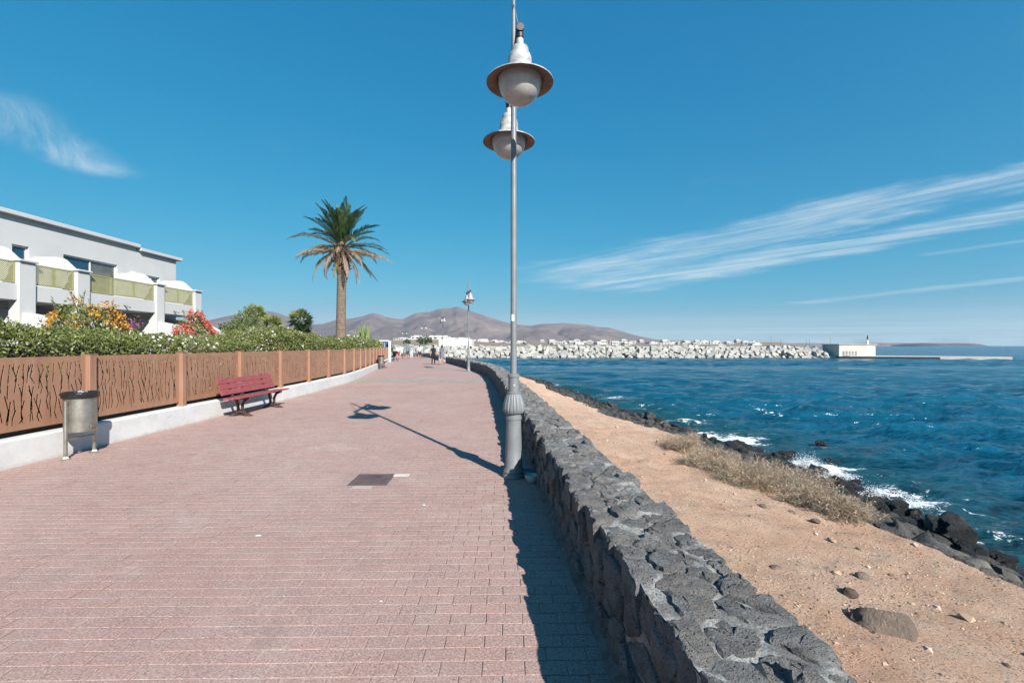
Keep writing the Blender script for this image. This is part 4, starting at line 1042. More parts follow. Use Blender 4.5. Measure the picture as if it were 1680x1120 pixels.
bi = litter_bin(); bi.location = (-6.27, 6.80, 0); bi.rotation_euler = (0, 0, R(2)); tag(bi, 'round steel litter bin with black bag rim on two posts', 'bin', 'litter bins')
b3 = copy_tree(bi); b3.location = (-9.0, 32.2, 0); b3.rotation_euler = (0, 0, R(10)); tag(b3, 'small far litter bin beside the far bench', 'bin', 'litter bins')

M_COVER = pbr('brown iron cover', (0.155, 0.105, 0.095), (0.115, 0.08, 0.075), 9, 0.6, 0.1, bump=.4, bscale=70)
M_COVD = pbr('dark iron emblem', (0.07, 0.055, 0.055), (0.10, 0.08, 0.075), 30, 0.5, .2, bump=.4)
M_SURR = pbr('red tinted cement', (0.39, 0.27, 0.245), (0.34, 0.235, 0.21), 14, 0.9, bump=.4, bscale=120)
mh = empty('manhole_cover', (MANHOLE[0], MANHOLE[1], 0), YAW); tag(mh, 'square brown iron manhole cover set in the paving', 'manhole cover')
mb = MB(); mb.box(-.40, .40, -.36, .36, -.004, .0012); mb.build('cement_surround', M_SURR, mh)
mb = MB(); mb.box(-.195, .195, -.21, .21, -.003, .005, bev=.0015); mb.build('plate', M_COVER, mh)
mb = MB(); mb.box(-.225, .225, -.24, -.214, -.003, .0035); mb.box(-.225, .225, .214, .24, -.003, .0035); mb.box(-.225, -.199, -.213, .213, -.003, .0035); mb.box(.199, .225, -.213, .213, -.003, .0035); mb.build('frame', M_COVER, mh)
mb = MB(); mb.box(-.075, .075, .05, .15, .0052, .0075); em = mb.build('emblem_plate', M_COVD, mh)
mb = MB()
for k in range(5): mb.box(-.06+k*.026, -.046+k*.026, .075, .125-.012*(k % 2), .0076, .0095)
mb.build('raised_mark', M_COVER, em)
mb = MB()
for i in range(-6, 7):
    for j in range(-7, 8):
        if j > 0 and abs(i) < 4: continue
        mb.box(i*.028-.008, i*.028+.008, j*.028-.008, j*.028+.008, .0051, .0068)
tag(mb.build('stud_pattern', M_COVER, mh), kind='stuff')
M_PWHITE = pbr('white paver', (0.66, 0.62, 0.58), (0.55, 0.50, 0.46), 20, 0.85, bump=.3)
M_PPALE = pbr('pale grey cement patch', (0.46, 0.40, 0.37), (0.40, 0.34, 0.31), 20, 0.9, bump=.4)
for (x, y, w, d, mt, lb) in ((-1.365, 5.79, .19, .095, M_PWHITE, 'white paving block touching the manhole cover corner'), (-1.70, 5.30, .22, .08, M_PPALE, 'pale cement patch just in front of the manhole cover')):
    mb = MB(); mb.box(-w/2, w/2, -d/2, d/2, -.003, .0058, bev=.002); o = mb.build('patch_block', mt, None, loc=(x, y, 0)); o.rotation_euler = (0, 0, YAW); tag(o, lb, 'paving block')
M_BOWL = pbr('white enamel bowl', (0.62, 0.63, 0.62), (0.50, 0.51, 0.50), 14, 0.4); M_BOWLB = pbr('blue plastic bowl', (0.14, 0.24, 0.38), (0.10, 0.18, 0.30), 14, 0.4)
for (x, y, r_, mt, lb) in ((.235, 5.50, .085, M_BOWL, 'white pet bowl on the ground between lamp base and wall'), (.205, 5.70, .080, M_BOWLB, 'blue pet bowl on the ground behind the white bowl')):
    mb = MB(); mb.lathe([(.001, .012), (r_*.5, .012), (r_*.55, 0), (r_*.62, .004), (r_*.92, .05), (r_, .085), (r_*.96, .087), (r_*.86, .05), (r_*.5, .022), (.001, .020)], n=28, close=False)
    o = mb.build('pet_bowl', mt, None, 40, (x, y, .001)); tag(o, lb, 'bowl', 'pet bowls by the lamp')
# scraps
M_SCRAP = pbr('white paper scrap', (0.78, 0.77, 0.74), (0.7, 0.69, 0.66), 20, 0.8)
for (px, py, s, lb) in ((695, 829, .028, 'small white scrap of paper on the paving beyond mid foreground'), (625, 987, .010, 'tiny white scrap on the paving left of the shadow'), (424, 879, .03, 'thin white scrap lying on the paving at left')):
    x, y = gnd(px, py); r_ = random.Random(px); n = 7
    mb = MB(); pts = [(math.cos(i*6.28/n)*s*r_.uniform(.5, 1), math.sin(i*6.28/n)*s*.5*r_.uniform(.5, 1)) for i in range(n)]; mb.prism(pts, 'z', .0, .004); o = mb.build('paper_scrap', M_SCRAP, None, loc=(x, y, .0045)); tag(o, lb, 'litter')

# ================================================================== shore rocks, sand stones, pebbles
def mk_basalt(name, c1, c2, wet=False):
    m, nt, out = newmat(name); p = wpos(nt)
    a = nse(nt, p, 3.5, 6, .7); f = nse(nt, p, 40, 5, .75)
    col = mixc(nt, sstep(nt, a, .36, .66), c1, c2)
    col = nd(nt, 'ShaderNodeHueSaturation', {'Value': mth(nt, 'MULTIPLY_ADD', nd(nt, 'ShaderNodeObjectInfo').outputs['Random'], .5, .75), 'Color': col}).outputs[0]
    z = nd(nt, 'ShaderNodeSeparateXYZ', {0: p}).outputs[2]
    w = sstep(nt, mth(nt, 'ADD', z, mth(nt, 'MULTIPLY', a, .3)), SEA+.72, SEA+.45)      # tide line
    col = mixc(nt, w, col, (0.022, 0.022, 0.022)); rough = mth(nt, 'MULTIPLY_ADD', w, -.55, .88)
    finish(nt, out, col, rough, 0, mth(nt, 'ADD', f, mth(nt, 'MULTIPLY', a, 1.5)), 1.0, .06, .4); return m
M_BAS = mk_basalt('shore basalt', (0.055, 0.055, 0.054), (0.145, 0.140, 0.132)); M_BROWN = mk_basalt('brown stone', (0.22, 0.165, 0.13), (0.31, 0.24, 0.19))
M_BAST = mk_basalt('tan grey basalt', (0.17, 0.155, 0.135), (0.29, 0.26, 0.225))
rmesh = [rock_mesh('boulder', M_BAS if s % 3 else M_BAST, s, 3, (1, .85, .70), .75, 9) for s in range(10)]
rlow = [rock_mesh('boulder', M_BAS, s, 2, (1, .85, .66), .5, 5) for s in range(10)]
BIG = rock_mesh('beach_boulder', M_BROWN, 77, 3, (1.05, .75, .50), .45, 12)
bmesh_ = [rock_mesh('beach_stone', M_BROWN, s+30, 2, (1, .8, .55), .3) for s in range(5)]
cand = []
for k in range(2400):
    y = 4.0+44*rng.random()**1.7; xs = float(np.interp(y, SY, SX)); xw = float(np.interp(y, WY, WX))
    u = rng.random(); x = xs+.05+(xw-xs+.55)*u; s = rng.uniform(.10, .30)*(1+.9*(rng.random()**4))*(0.75+.5*u)
    cand.append((x, y, s))
for px, py, z, s in ((1555, 868, -1.55, .85), (1385, 800, -1.6, .6), (1440, 820, -1.75, .45), (1470, 822, -1.8, .5), (1430, 855, -1.2, .6), (1480, 872, -1.1, .55), (1510, 895, -1.0, .6), (1450, 850, -1.3, .45), (1345, 777, -1.75, .5), (1400, 830, -1.3, .55), (1348, 729, -1.85, .55), (1570, 826, -1.85, .4), (1370, 760, -1.85, .5), (1128, 707, -1.4, .7), (1065, 690, -1.4, .7), (1010, 668, -1.5, .8), (1600, 935, -1.0, .45), (1650, 950, -1.1, .5), (1115, 690, -1.7, .6)):
    x, y = gnd(px, py, z); cand.insert(0, (x, y, s))
tz, _ = terrain(np.array([c[0] for c in cand]), np.array([c[1] for c in cand]))
def seen(c): return abs(c[0]/c[1]*F) < 850 and c[1] > 3.5
items = [(c, float(z), seen(c)*c[2]/c[1]*(2.0 if i < 19 else 1)) for i, (c, z) in enumerate(zip(cand, tz))]
items.sort(key=lambda q: -q[2]); rest = MB(); shore = {}
for i, ((x, y, s), z, w) in enumerate(items):
    e = (rng.gauss(0, .3), rng.gauss(0, .3), rng.uniform(0, 6.28)); z2 = max(z, SEA-.12)+s*.10; kk = rng.randrange(10); me = rmesh[kk] if i < 240 else rlow[kk]
    if i < 240:
        o = mobj('shore_boulder', me, None, (x, y, z2), e, (s, s, s))
        size = 'large' if s > .42 else 'middling' if s > .28 else 'small' if s > .20 else 'very small'
        d = x-float(np.interp(y, WY, WX)); zone = 'in the water' if d > .15 else 'at the waterline' if d > -.7 else 'on the rocky bank' if x > float(np.interp(y, SY, SX))+.7 else 'at the sand edge'
        dist = 'lowest in view' if y < 5.6 else 'near the camera' if y < 7.4 else 'right of dry bushes' if y < 10 else 'behind dry bushes' if y < 16 else 'along far shore'
        shore.setdefault((size, zone, dist), []).append(o)
    else:
        mt = Matrix.LocRotScale(Vector((x, y, z2)), Matrix.Rotation(e[2], 3, 'Z'), Vector((s, s, s))); rest.add([mt @ v.co for v in me.vertices], [tuple(p.vertices) for p in me.polygons])
for (size, zone, dist), obs in shore.items():
    for o, od in zip(sorted(obs, key=lambda q: q.location.x/q.location.y), ordinals(len(obs))):
        tag(o, f'{od}{size} basalt boulder {zone} {dist}', 'boulder', 'basalt boulders on the shore')
tag(rest.build('shore_rubble', M_BAS, None, smooth=38, fixn=False), 'heaped dark basalt rubble along the waterline', 'rubble', kind='stuff')
for px, py, s, lb in ((1455, 1032, .46, 'largest brown boulder half buried in the near sand'), (1415, 948, .15, 'brown stone on the sand beyond the largest boulder'), (1272, 935, .13, 'grey brown stone on the sand near the wall edge'), (1395, 975, .14, 'brown stone just behind the largest sand boulder'), (1252, 832, .13, 'dark stone on the sand in front of the dry bushes'), (1298, 842, .12, 'flat stone on the sand right of the dark stone'), (1338, 855, .14, 'pale stone at the foot of the dry bushes'), (1650, 1092, .06, 'small dark stone at the lower right edge of the sand'), (1122, 848, .06, 'small stone on the sand right beside the wall'), (1190, 850, .05, 'tiny reddish stone on the middle of the sand')):
    x, y = gnd(px, py, -.45); z = float(terrain(np.array([x]), np.array([y]))[0][0]); x, y = gnd(px, py, z)
    o = mobj('beach_stone', BIG if s > .4 else bmesh_[rng.randrange(5)], None, (x, y, z+s*.08), (0, 0, rng.uniform(0, 3)), (s, s, s)); tag(o, lb, 'stone', 'stones lying on the sand')
# pebbles: thousands, joined
tet = np.array([(1, 0, -.3), (-.5, .8, -.3), (-.6, -.7, -.3), (.5, .6, .35), (-.55, .1, .5), (.35, -.6, .3)]); tf = np.array([(0, 3, 5), (0, 1, 3), (1, 4, 3), (1, 2, 4), (2, 5, 4), (2, 0, 5), (3, 4, 5), (0, 2, 1)])
n = 17000; py_ = 1.3+nr.random(n)**1.6*13; xa = np.interp(py_, WXY[:, 1], WXY[:, 0])+WALL_W+.05; xb = np.interp(py_, SY, SX)+.3; px_ = xa+(xb-xa)*nr.random(n)
keep = (vnoise(px_, py_, 1.1, 55)+.5*nr.random(n) > -.15); px_, py_ = px_[keep], py_[keep]; n = len(px_)
ps = np.minimum(.0045+.013*nr.random(n)**2.5, .03)*(1+(nr.random(n) > .965)*nr.random(n)*3.6); pz, _ = terrain(px_, py_); an = nr.random(n)*6.28
V = tet[None]*ps[:, None, None]*np.array([1, .8, .8]); c_, s_ = np.cos(an)[:, None], np.sin(an)[:, None]
V = np.stack([V[..., 0]*c_-V[..., 1]*s_+px_[:, None], V[..., 0]*s_+V[..., 1]*c_+py_[:, None], V[..., 2]+pz[:, None]+ps[:, None]*.2], -1)
def mk_pebble():
    m, nt, out = newmat('mixed pebbles'); r = nd(nt, 'ShaderNodeNewGeometry').outputs['Random Per Island']
    rp = nd(nt, 'ShaderNodeValToRGB', {0: r}); el = rp.color_ramp.elements; el[0].color = (.13, .105, .09, 1); el[1].color = (.62, .50, .40, 1)
    for p_, c in ((.2, (.26, .19, .14, 1)), (.45, (.42, .29, .20, 1)), (.75, (.50, .36, .26, 1))): e = el.new(p_); e.color = c
    finish(nt, out, rp.outputs[0], .9, spec=.2); return m
pb = fast_obj('pebbles', V.reshape(-1, 3), (tf[None]+6*np.arange(n)[:, None, None]).reshape(-1, 3), mk_pebble()); tag(pb, 'loose pebbles scattered over the coarse sand', 'pebbles', kind='stuff')

# ================================================================== foliage helpers
def leaves(P, N, size, aspect=.5, fold=.25, seed=1, jitter=.8, droop=0.0):
    """one folded leaf at each point: base, two sides, tip"""
    r = np.random.default_rng(seed); n = len(P); size = np.broadcast_to(size, (n,))*(.7+.6*r.random(n))
    d = N+jitter*r.normal(size=(n, 3)); d[:, 2] -= droop; d /= np.linalg.norm(d, axis=1)[:, None]+1e-9
    u = r.normal(size=(n, 3)); s = np.cross(d, u); s /= np.linalg.norm(s, axis=1)[:, None]+1e-9; nn = np.cross(s, d)
    L = size[:, None]; w = L*aspect*.5
    b = P-d*L*.5; t = P+d*L*.5; m1 = P+s*w+nn*w*fold-d*L*.05; m2 = P-s*w+nn*w*fold-d*L*.05
    V = np.stack([b, m1, t, m2], 1).reshape(-1, 3); f = np.arange(n*4).reshape(-1, 4)
    return V, f
def mk_leaf(name, cols, trans=.3, rough=.5):
    m, nt, out = newmat(name); r = nd(nt, 'ShaderNodeNewGeometry').outputs['Random Per Island']
    rp = nd(nt, 'ShaderNodeValToRGB', {0: r}); el = rp.color_ramp.elements; el[0].color = (*cols[0], 1); el[1].color = (*cols[-1], 1)
    for i, c in enumerate(cols[1:-1]): e = el.new((i+1)/(len(cols)-1)); e.color = (*c, 1)
    p = nd(nt, 'ShaderNodeBsdfPrincipled', {'Base Color': rp.outputs[0], 'Roughness': rough, 'Specular IOR Level': .35}); t = nd(nt, 'ShaderNodeBsdfTranslucent', {'Color': rp.outputs[0]})
    mx = nd(nt, 'ShaderNodeMixShader', {0: trans, 1: p.outputs[0], 2: t.outputs[0]}); nt.links.new(mx.outputs[0], out.inputs[0]); return m
M_HEDGE = mk_leaf('hedge leaf', [(.075, .100, .026), (.145, .180, .048), (.215, .240, .078), (.31, .31, .135)])
M_LIGHT = mk_leaf('pale green leaf', [(.08, .11, .035), (.15, .18, .065), (.23, .25, .10)])
M_DARKG = mk_leaf('dark green leaf', [(.018, .042, .012), (.035, .070, .020), (.06, .10, .03)])
M_ORANGE = mk_leaf('orange blossom', [(.55, .25, .035), (.65, .36, .06), (.45, .20, .03)], .35); M_CORAL = mk_leaf('coral blossom', [(.62, .13, .085), (.72, .20, .13), (.50, .08, .06)], .35)
M_PURPLE = mk_leaf('purple blossom', [(.28, .06, .20), (.36, .10, .27), (.20, .04, .15)], .35); M_FLW = mk_leaf('white blossom', [(.75, .72, .70), (.82, .80, .79)], .3)
M_TWIG = pbr('brown twig', (.10, .075, .05), (.15, .115, .08), 12, .9)
M_HEDGE_CORE = pbr('hedge branches', (.035, .032, .022), (.06, .05, .035), 6, .95, bump=.6)  # dark tone of the hedge's inner core, shade put into the colour
def shell_pts(n, c, rad, seed, lump=.25, inner=.55):
    r = np.random.default_rng(seed); d = r.normal(size=(n, 3)); d /= np.linalg.norm(d, axis=1)[:, None]
    k = inner+(1-inner)*r.random(n)**.6
    lm = 1+lump*(vnoise(d[:, 0]*3+seed, d[:, 1]*3+d[:, 2]*2, 1.0, seed)+.5*vnoise(d[:, 0]*7, d[:, 2]*7+d[:, 1]*4, 1.0, seed+3))
    return np.array(c)+d*k[:, None]*lm[:, None]*np.array(rad), d
def bush(name, loc, rad, n, lsize, mat, label, cat='bush', group=None, flowers=None, seed=1, lump=.3, aspect=.5, jit=.8, sprigs=0):
    t = empty(name, loc); tag(t, label, cat, group); c = (0, 0, rad[2])
    P, N = shell_pts(n, c, rad, seed, lump); P[:, 2] = np.maximum(P[:, 2], .02)
    V, f = leaves(P, N, lsize, aspect, .25, seed, jit); fast_obj('foliage', V, f, mat, t)
    mb = MB(); r = random.Random(seed)
    for k in range(9):
        a = r.uniform(0, 6.28); q = r.uniform(.3, .8); mb.tube([(0, 0, 0), (rad[0]*q*.4*math.cos(a), rad[1]*q*.4*math.sin(a), rad[2]*.9), (rad[0]*q*math.cos(a), rad[1]*q*math.sin(a), rad[2]*r.uniform(1.1, 1.6))], [.03, .02, .006], 5)
    mb.build('stem', M_TWIG, t)
    if flowers:
        fm, fn, fs, mn = flowers; P, N = shell_pts(fn, c, [x*1.04 for x in rad], seed+50, lump, .86)
        k = vnoise(P[:, 0], P[:, 2]+P[:, 1], 3.0/rad[0], seed) > mn; P, N = P[k], N[k]; P[:, 2] = np.maximum(P[:, 2], .02); V, f = leaves(P, N, fs, .9, .4, seed+9, .9); fast_obj('blossoms', V, f, fm, t)
    if sprigs:
        PP = []; NN = []
        mb = MB()
        for k in range(sprigs):
            a = r.uniform(0, 6.28); q = r.uniform(.1, .8); x, y = rad[0]*q*math.cos(a), rad[1]*q*math.sin(a); z0 = rad[2]*(1+math.sqrt(max(0, 1-q*q))*.9); L = rad[2]*r.uniform(.10, .28); e = (x+r.gauss(0, .12), y+r.gauss(0, .1), z0+L)
            mb.tube([(x, y, z0-.25), e], [.008, .003], 4)
            for j in range(10): u = j/10; PP.append((x+(e[0]-x)*u, y+(e[1]-y)*u, z0+L*u)); NN.append((r.gauss(0, 1), r.gauss(0, 1), .4))
        mb.build('sprig', M_TWIG, t); V, f = leaves(np.array(PP), np.array(NN), lsize*1.1, .5, .2, seed+4, .3); fast_obj('sprig_leaves', V, f, mat, t)
    return t

# ------------------------------------------------------------------ hedge behind the fence
hy = [-3, 6.9, 8.5, 10.4, 11.7, 12.7, 14.4, 16.5, 18.2, 20.5, 27, 33, 45]; hh = [1.86, 1.90, 1.84, 1.72, 1.70, 1.85, 2.18, 2.03, 1.92, 1.90, 2.10, 2.05, 1.85]
def hedge_h(y): return np.interp(y, hy, hh)
hd = empty('clipped_hedge'); tag(hd, 'long leafy green hedge with small white flowers rising behind the brown fence', 'hedge')
def hedge_pts(n, t0, t1, seed):
    r = np.random.default_rng(seed); t = t0+(t1-t0)*r.random(n); x0_, y0_ = FENCE.at(t, -1.0); h = hedge_h(y0_)
    h = h+.10*vnoise(t, t*0, 1.6, 5)+.07*vnoise(t, t*0, 4.1, 6)
    # section: a rounded box; choose a spot on its front, top or inside
    kind = r.random(n); o = np.empty(n); z = np.empty(n); N = np.zeros((n, 3))
    fr = kind < .42; o[fr] = -.34-.22*r.random(fr.sum())**1.5; z[fr] = .35+(h[fr]-.40)*r.random(fr.sum())**.75; N[fr] = (1, -.2, .45)
    tp = (kind >= .42) & (kind < .93); o[tp] = -.38-1.35*r.random(tp.sum()); z[tp] = h[tp]-.22*r.random(tp.sum())**2.2; N[tp] = (.25, -.2, 1)
    rs = ~fr & ~tp; o[rs] = -.5-1.1*r.random(rs.sum()); z[rs] = h[rs]-.4*r.random(rs.sum()); N[rs] = (0, 0, 1)
    edge = np.clip((-.34-o)/.35, 0, 1); z = np.minimum(z, h-.20*(1-edge)**2)
    z = z+.09*vnoise(t*1.0, o*3, 3.0, 8)*(tp)
    x, y = FENCE.at(t, o); return np.stack([x, y, z], -1), N
for (t0, t1, n, s, sd) in ((2, 13, 40000, .050, 1), (13, 20, 24000, .058, 2), (20, 28, 14000, .072, 3), (28, FENCE.len-2.2, 14000, .10, 4)):
    P, N = hedge_pts(n, t0, t1, sd); V, f = leaves(P, N, s, .52, .25, sd, .75); tag(fast_obj('foliage', V, f, M_HEDGE, hd), kind='stuff')
    P, N = hedge_pts(n//3, t0, t1, sd+20); k = (vnoise(P[:, 0]*.8, P[:, 1]*.8, 1, 3) > .1)[:, None] & (N[:, 2:] > .3); P = P[k[:, 0]]; N = N[k[:, 0]]
    P[:, 2] += .02; P, N = P[:int(n*.009)], N[:int(n*.009)]
    Vs, fs_ = [], []
    for j in range(3):
        V, f = leaves(P+np.array([(.012*math.cos(j*2.1), .012*math.sin(j*2.1), .004*j)]), N, s*1.0, .8, .3, sd+70+j, .6); Vs.append(V); fs_.append(f+len(V)*j)
    tag(fast_obj('flowers', np.concatenate(Vs), np.concatenate(fs_), M_FLW, hd), kind='stuff')
mb = MB(); ts = np.linspace(1, FENCE.len-3, 130); vs = []; fs = []
for i, t in enumerate(ts):
    x, y = FENCE.at(t, -1.); h = float(hedge_h(y))-.28
    for o, z in ((-.72, .0), (-.74, h*.6), (-.95, h), (-1.4, h+.02), (-1.5, h*.7), (-1.5, 0)):
        x, y = FENCE.at(t, o+.05*mnoise.noise(Vector((t*2, o*3, z)))); vs.append((float(x), float(y), z+.06*mnoise.noise(Vector((t*3, o, z+9)))*(z > 0)))
for i in range(len(ts)-1):
    for k in range(5): fs.append((i*6+k, (i+1)*6+k, (i+1)*6+k+1, i*6+k+1))
mb.add(vs, fs); mb.build('dark_core', M_HEDGE_CORE, hd)  # solid hull standing for branches, added to block light through the hedge

# ------------------------------------------------------------------ garden bushes
def at_px(px, y): return ((px-840)/F*y)
def bpos(px, y): return (at_px(px, y), y, 0)
bush('flowering_bush', bpos(136, 9.9), (.80, .7, 1.30), 10000, .060, M_HEDGE, 'round bush covered in orange blossom in front of the white building', 'bush', 'flowering bushes', (M_ORANGE, 8200, .055, .02), 3, .16, sprigs=9)
bush('flowering_bush', bpos(214, 10.6), (.42, .38, 1.12), 3000, .05, M_HEDGE, 'small purple flowering bush beside the orange one', 'bush', 'flowering bushes', (M_PURPLE, 1500, .05, -.1), 5, .2)
bush('flowering_bush', bpos(321, 13.6), (.62, .55, 1.27), 6500, .06, M_HEDGE, 'coral red flowering bush near the end of the white building', 'bush', 'flowering bushes', (M_CORAL, 6500, .058, -.02), 8, .2, sprigs=8)
bush('spurge_bush', bpos(402, 19.5), (.85, .8, 1.5), 9000, .12, M_LIGHT, 'tall pale green bush left of the fan palms', 'bush', None, None, 12, .22, .3, .5)
bush('garden_bush', bpos(455, 19.0), (.75, .8, 1.12), 5500, .12, M_LIGHT, 'lower pale green bush between tall bush and dark palm', 'bush', None, None, 14, .25, .35, .6)
bush('garden_bush', bpos(527, 24), (.55, .6, 1.02), 3000, .12, M_LIGHT, 'pale bush left of the tall palm trunk', 'bush', None, None, 16, .25, .35, .6)
bush('garden_bush', bpos(595, 30), (.6, .6, 1.0), 3500, .11, M_DARKG, 'dark leafy bush at the end of the hedge', 'bush', None, None, 17, .25)
bush('garden_tree', bpos(352, 45), (1.3, 1.2, 1.35), 2500, .22, M_HEDGE, 'low green tree far behind the coral bush', 'tree', None, None, 18, .25)
bush('garden_tree', bpos(380, 50), (2.0, 1.5, 1.9), 3500, .25, M_DARKG, 'broad dark green tree far behind the pale tall bush', 'tree', None, None, 19, .3)
# pool bar hut
ht = empty('garden_hut', bpos(363, 24)); tag(ht, 'low white garden hut with dark window band behind the hedge', 'hut')
mb = MB(); mb.box(-.9, .75, 0, 2, 0, 1.82); mb.build('wall', M_WHITE, ht)
mb = MB(); mb.box(-.95, .8, -.1, 2.1, 2.06, 2.14); mb.build('roof', M_CONCG, ht)
for x in (-.72, .02):
    mb = MB(); mb.box(x-.14 if x < 0 else x, x+.6, .05, .12, 1.82, 2.06); mb.build('window', M_PANE, ht)
# ------------------------------------------------------------------ palms
M_TRUNK = pbr('palm trunk', (.235, .18, .14), (.15, .115, .09), 9, .95, bump=.9, bscale=22); M_BOOT = pbr('old frond bases', (.20, .14, .095), (.11, .08, .055), 14, .95, bump=.9, bscale=30)
M_FROND = mk_leaf('palm leaflet', [(.022, .050, .020), (.045, .085, .030), (.075, .115, .040)], .2, .42); M_FRONDY = mk_leaf('yellowing leaflet', [(.12, .12, .045), (.20, .17, .07), (.27, .21, .10)], .2); M_FRONDB = mk_leaf('dead leaflet', [(.22, .155, .11), (.32, .235, .17), (.40, .30, .225)], .15)
def frond(parent, base, az, el, L, droop, mat, seed, nl=34, lw=.040, ll=.34, vee=.5, hang=0.):
    r = random.Random(seed); pts = []; p = Vector(base); e = el; n = 12
    for i in range(n+1):
        pts.append(p.copy()); st = L/n; p = p+Vector((math.cos(az)*math.cos(e), math.sin(az)*math.cos(e), math.sin(e)))*st; e -= droop/n*(.4+1.2*i/n)
    mb = MB(); mb.tube(pts, [.022*(1-.85*i/n)+.003 for i in range(n+1)], 4)
    for k in range(nl):
        u = .10+.90*k/nl; i = min(int(u*n), n-1); q = pts[i].lerp(pts[i+1], u*n-i); t = (pts[i+1]-pts[i]).normalized()
        sd = t.cross(Vector((0, 0, 1)))
        if sd.length < .1: sd = Vector((-math.sin(az), math.cos(az), 0))
        sd.normalize(); up = sd.cross(t)
        ln = ll*min(1, .35+2.2*u)*min(1, 2.3*(1.04-u))*r.uniform(.85, 1.1)
        for s in (-1, 1):
            d = (sd*s*.62+t*.75+up*(vee+r.gauss(0, .1))).normalized(); d = (d+Vector((0, 0, -hang))+Vector((r.gauss(0, .07), r.gauss(0, .07), r.gauss(0, .07)))).normalized()
            w = t*lw*.5; m = q+d*ln*.5; e2 = q+d*ln-Vector((0, 0, ln*.12)); mb.add([q-w*.4, m-w, e2, m+w], [(0, 1, 2, 3)])
    return mb.build('frond', mat, parent, fixn=False)
pm_ = empty('date_palm', (-8.52, 23.2, 0)); tag(pm_, 'tall date palm with green top fronds and drooping dead brown ones', 'palm tree')
mb = MB(); prof = []; zz = 0.0; i = 0
while zz < 5.35:
    r0 = .245-.007*zz; prof += [(r0+.012, zz), (r0-.006, zz+.075)]; zz += .085; i += 1
mb.lathe(prof, n=26, flute=lambda k, z: 1+.035*math.sin(k*2.9+math.floor(z/.085)*2.0)); tr = mb.build('trunk', M_TRUNK, pm_)
for v in tr.data.vertices: v.co.x += .016*v.co.z
mb = MB(); mb.lathe([(.22, 5.1), (.27, 5.3), (.30, 5.6), (.29, 6.0), (.26, 6.45), (.12, 6.8)], .085, 0, 20); r_ = random.Random(4)
for k in range(110):
    z = 5.3+1.25*r_.random(); a = k*2.39996; r0 = np.interp(z, [5.2, 5.6, 6.0, 6.5], [.20, .26, .26, .22]); L = r_.uniform(.14, .30)
    d = Vector((math.cos(a), math.sin(a), r_.uniform(.2, .9))).normalized(); p = Vector((.085+r0*math.cos(a), r0*math.sin(a), z)); mb.tube([p, p+d*L*.6, p+d*L], [.055, .04, .018], 4)
tag(mb.build('old_frond_bases', M_BOOT, pm_), kind='stuff')
CR = (.09, 0, 6.75)
for k in range(31):       # green upright crown
    az = k*2.39996+.3; el = R(r_.uniform(28, 84)) if k > 6 else R(r_.uniform(75, 89)); frond(pm_, (CR[0]+.12*math.cos(az), .12*math.sin(az), 6.72), az, el, r_.uniform(1.75, 2.25), r_.uniform(.25, .65), M_FROND, k, 44, .058, .42, .40)
for k in range(13):       # yellow green arching
    az = k*2.39996+1.1; frond(pm_, (CR[0]+.2*math.cos(az), .2*math.sin(az), 6.5), az, R(r_.uniform(5, 30)), r_.uniform(2.0, 2.5), r_.uniform(.9, 1.4), M_FRONDY if k % 2 else M_FROND, 50+k, 42, .055, .36, .22)
for k in range(26):       # dead, drooping
    az = k*2.39996+.7; frond(pm_, (CR[0]+.28*math.cos(az), .28*math.sin(az), 6.15+.2*r_.random()), az, R(r_.uniform(-55, 22)), r_.uniform(1.5, 2.5), r_.uniform(.7, 1.7), M_FRONDB if k % 4 else M_FRONDY, 90+k, 40, .044, .30, .0, .55)
def fan_palm(loc, hgt, rad, seed, label, mat=M_HEDGE):
    t = empty('fan_palm', loc); tag(t, label, 'palm tree', 'fan palms in the garden'); r = random.Random(seed)
    mb = MB(); mb.lathe([(.16, 0), (.12, hgt*.5), (.13, hgt-.1)], n=10); mb.build('trunk', M_TRUNK, t)
    for k in range(26):
        az = k*2.39996; el = R(r.uniform(-30, 88)); d = Vector((math.cos(az)*math.cos(el), math.sin(az)*math.cos(el), math.sin(el))); c = Vector((0, 0, hgt))+d*rad*.45
        mb = MB(); mb.tube([(0, 0, hgt-.05), c], [.018, .010], 4); sd = d.cross(Vector((0, 0, 1)))
        sd = sd.normalized() if sd.length > .05 else Vector((1, 0, 0)); sd = Matrix.Rotation(r.uniform(-1.2, 1.2), 3, d) @ sd; up = sd.cross(d)
        for j in range(13):
            a = R(-85+j*170/12); q = (d*math.cos(a)+sd*math.sin(a)+up*.15).normalized(); e = c+q*rad*.62*r.uniform(.85, 1.05)-Vector((0, 0, .10*rad)); w = q.cross(up)*rad*.045; m = c.lerp(e, .6); mb.add([c, m-w, e, m+w], [(0, 1, 2, 3)])
        mb.build('frond', mat, t, fixn=False)
fan_palm(bpos(418, 36), 4.0, .95, 1, 'tallest small fan palm rising above the pale bush'); fan_palm(bpos(447, 34), 3.1, .85, 2, 'fan palm right of the tallest small fan palm')
fan_palm(bpos(492, 28), 3.05, .9, 3, 'fan palm rising from the round dark bush'); bush('round_bush', bpos(495, 27.2), (.70, .65, 1.46), 6500, .11, M_DARKG, 'round dark green bush beneath the fan palm', 'bush', None, None, 33, .12)
fan_palm(bpos(543, 27), 1.75, .45, 5, 'low fan palm beside the date palm trunk')
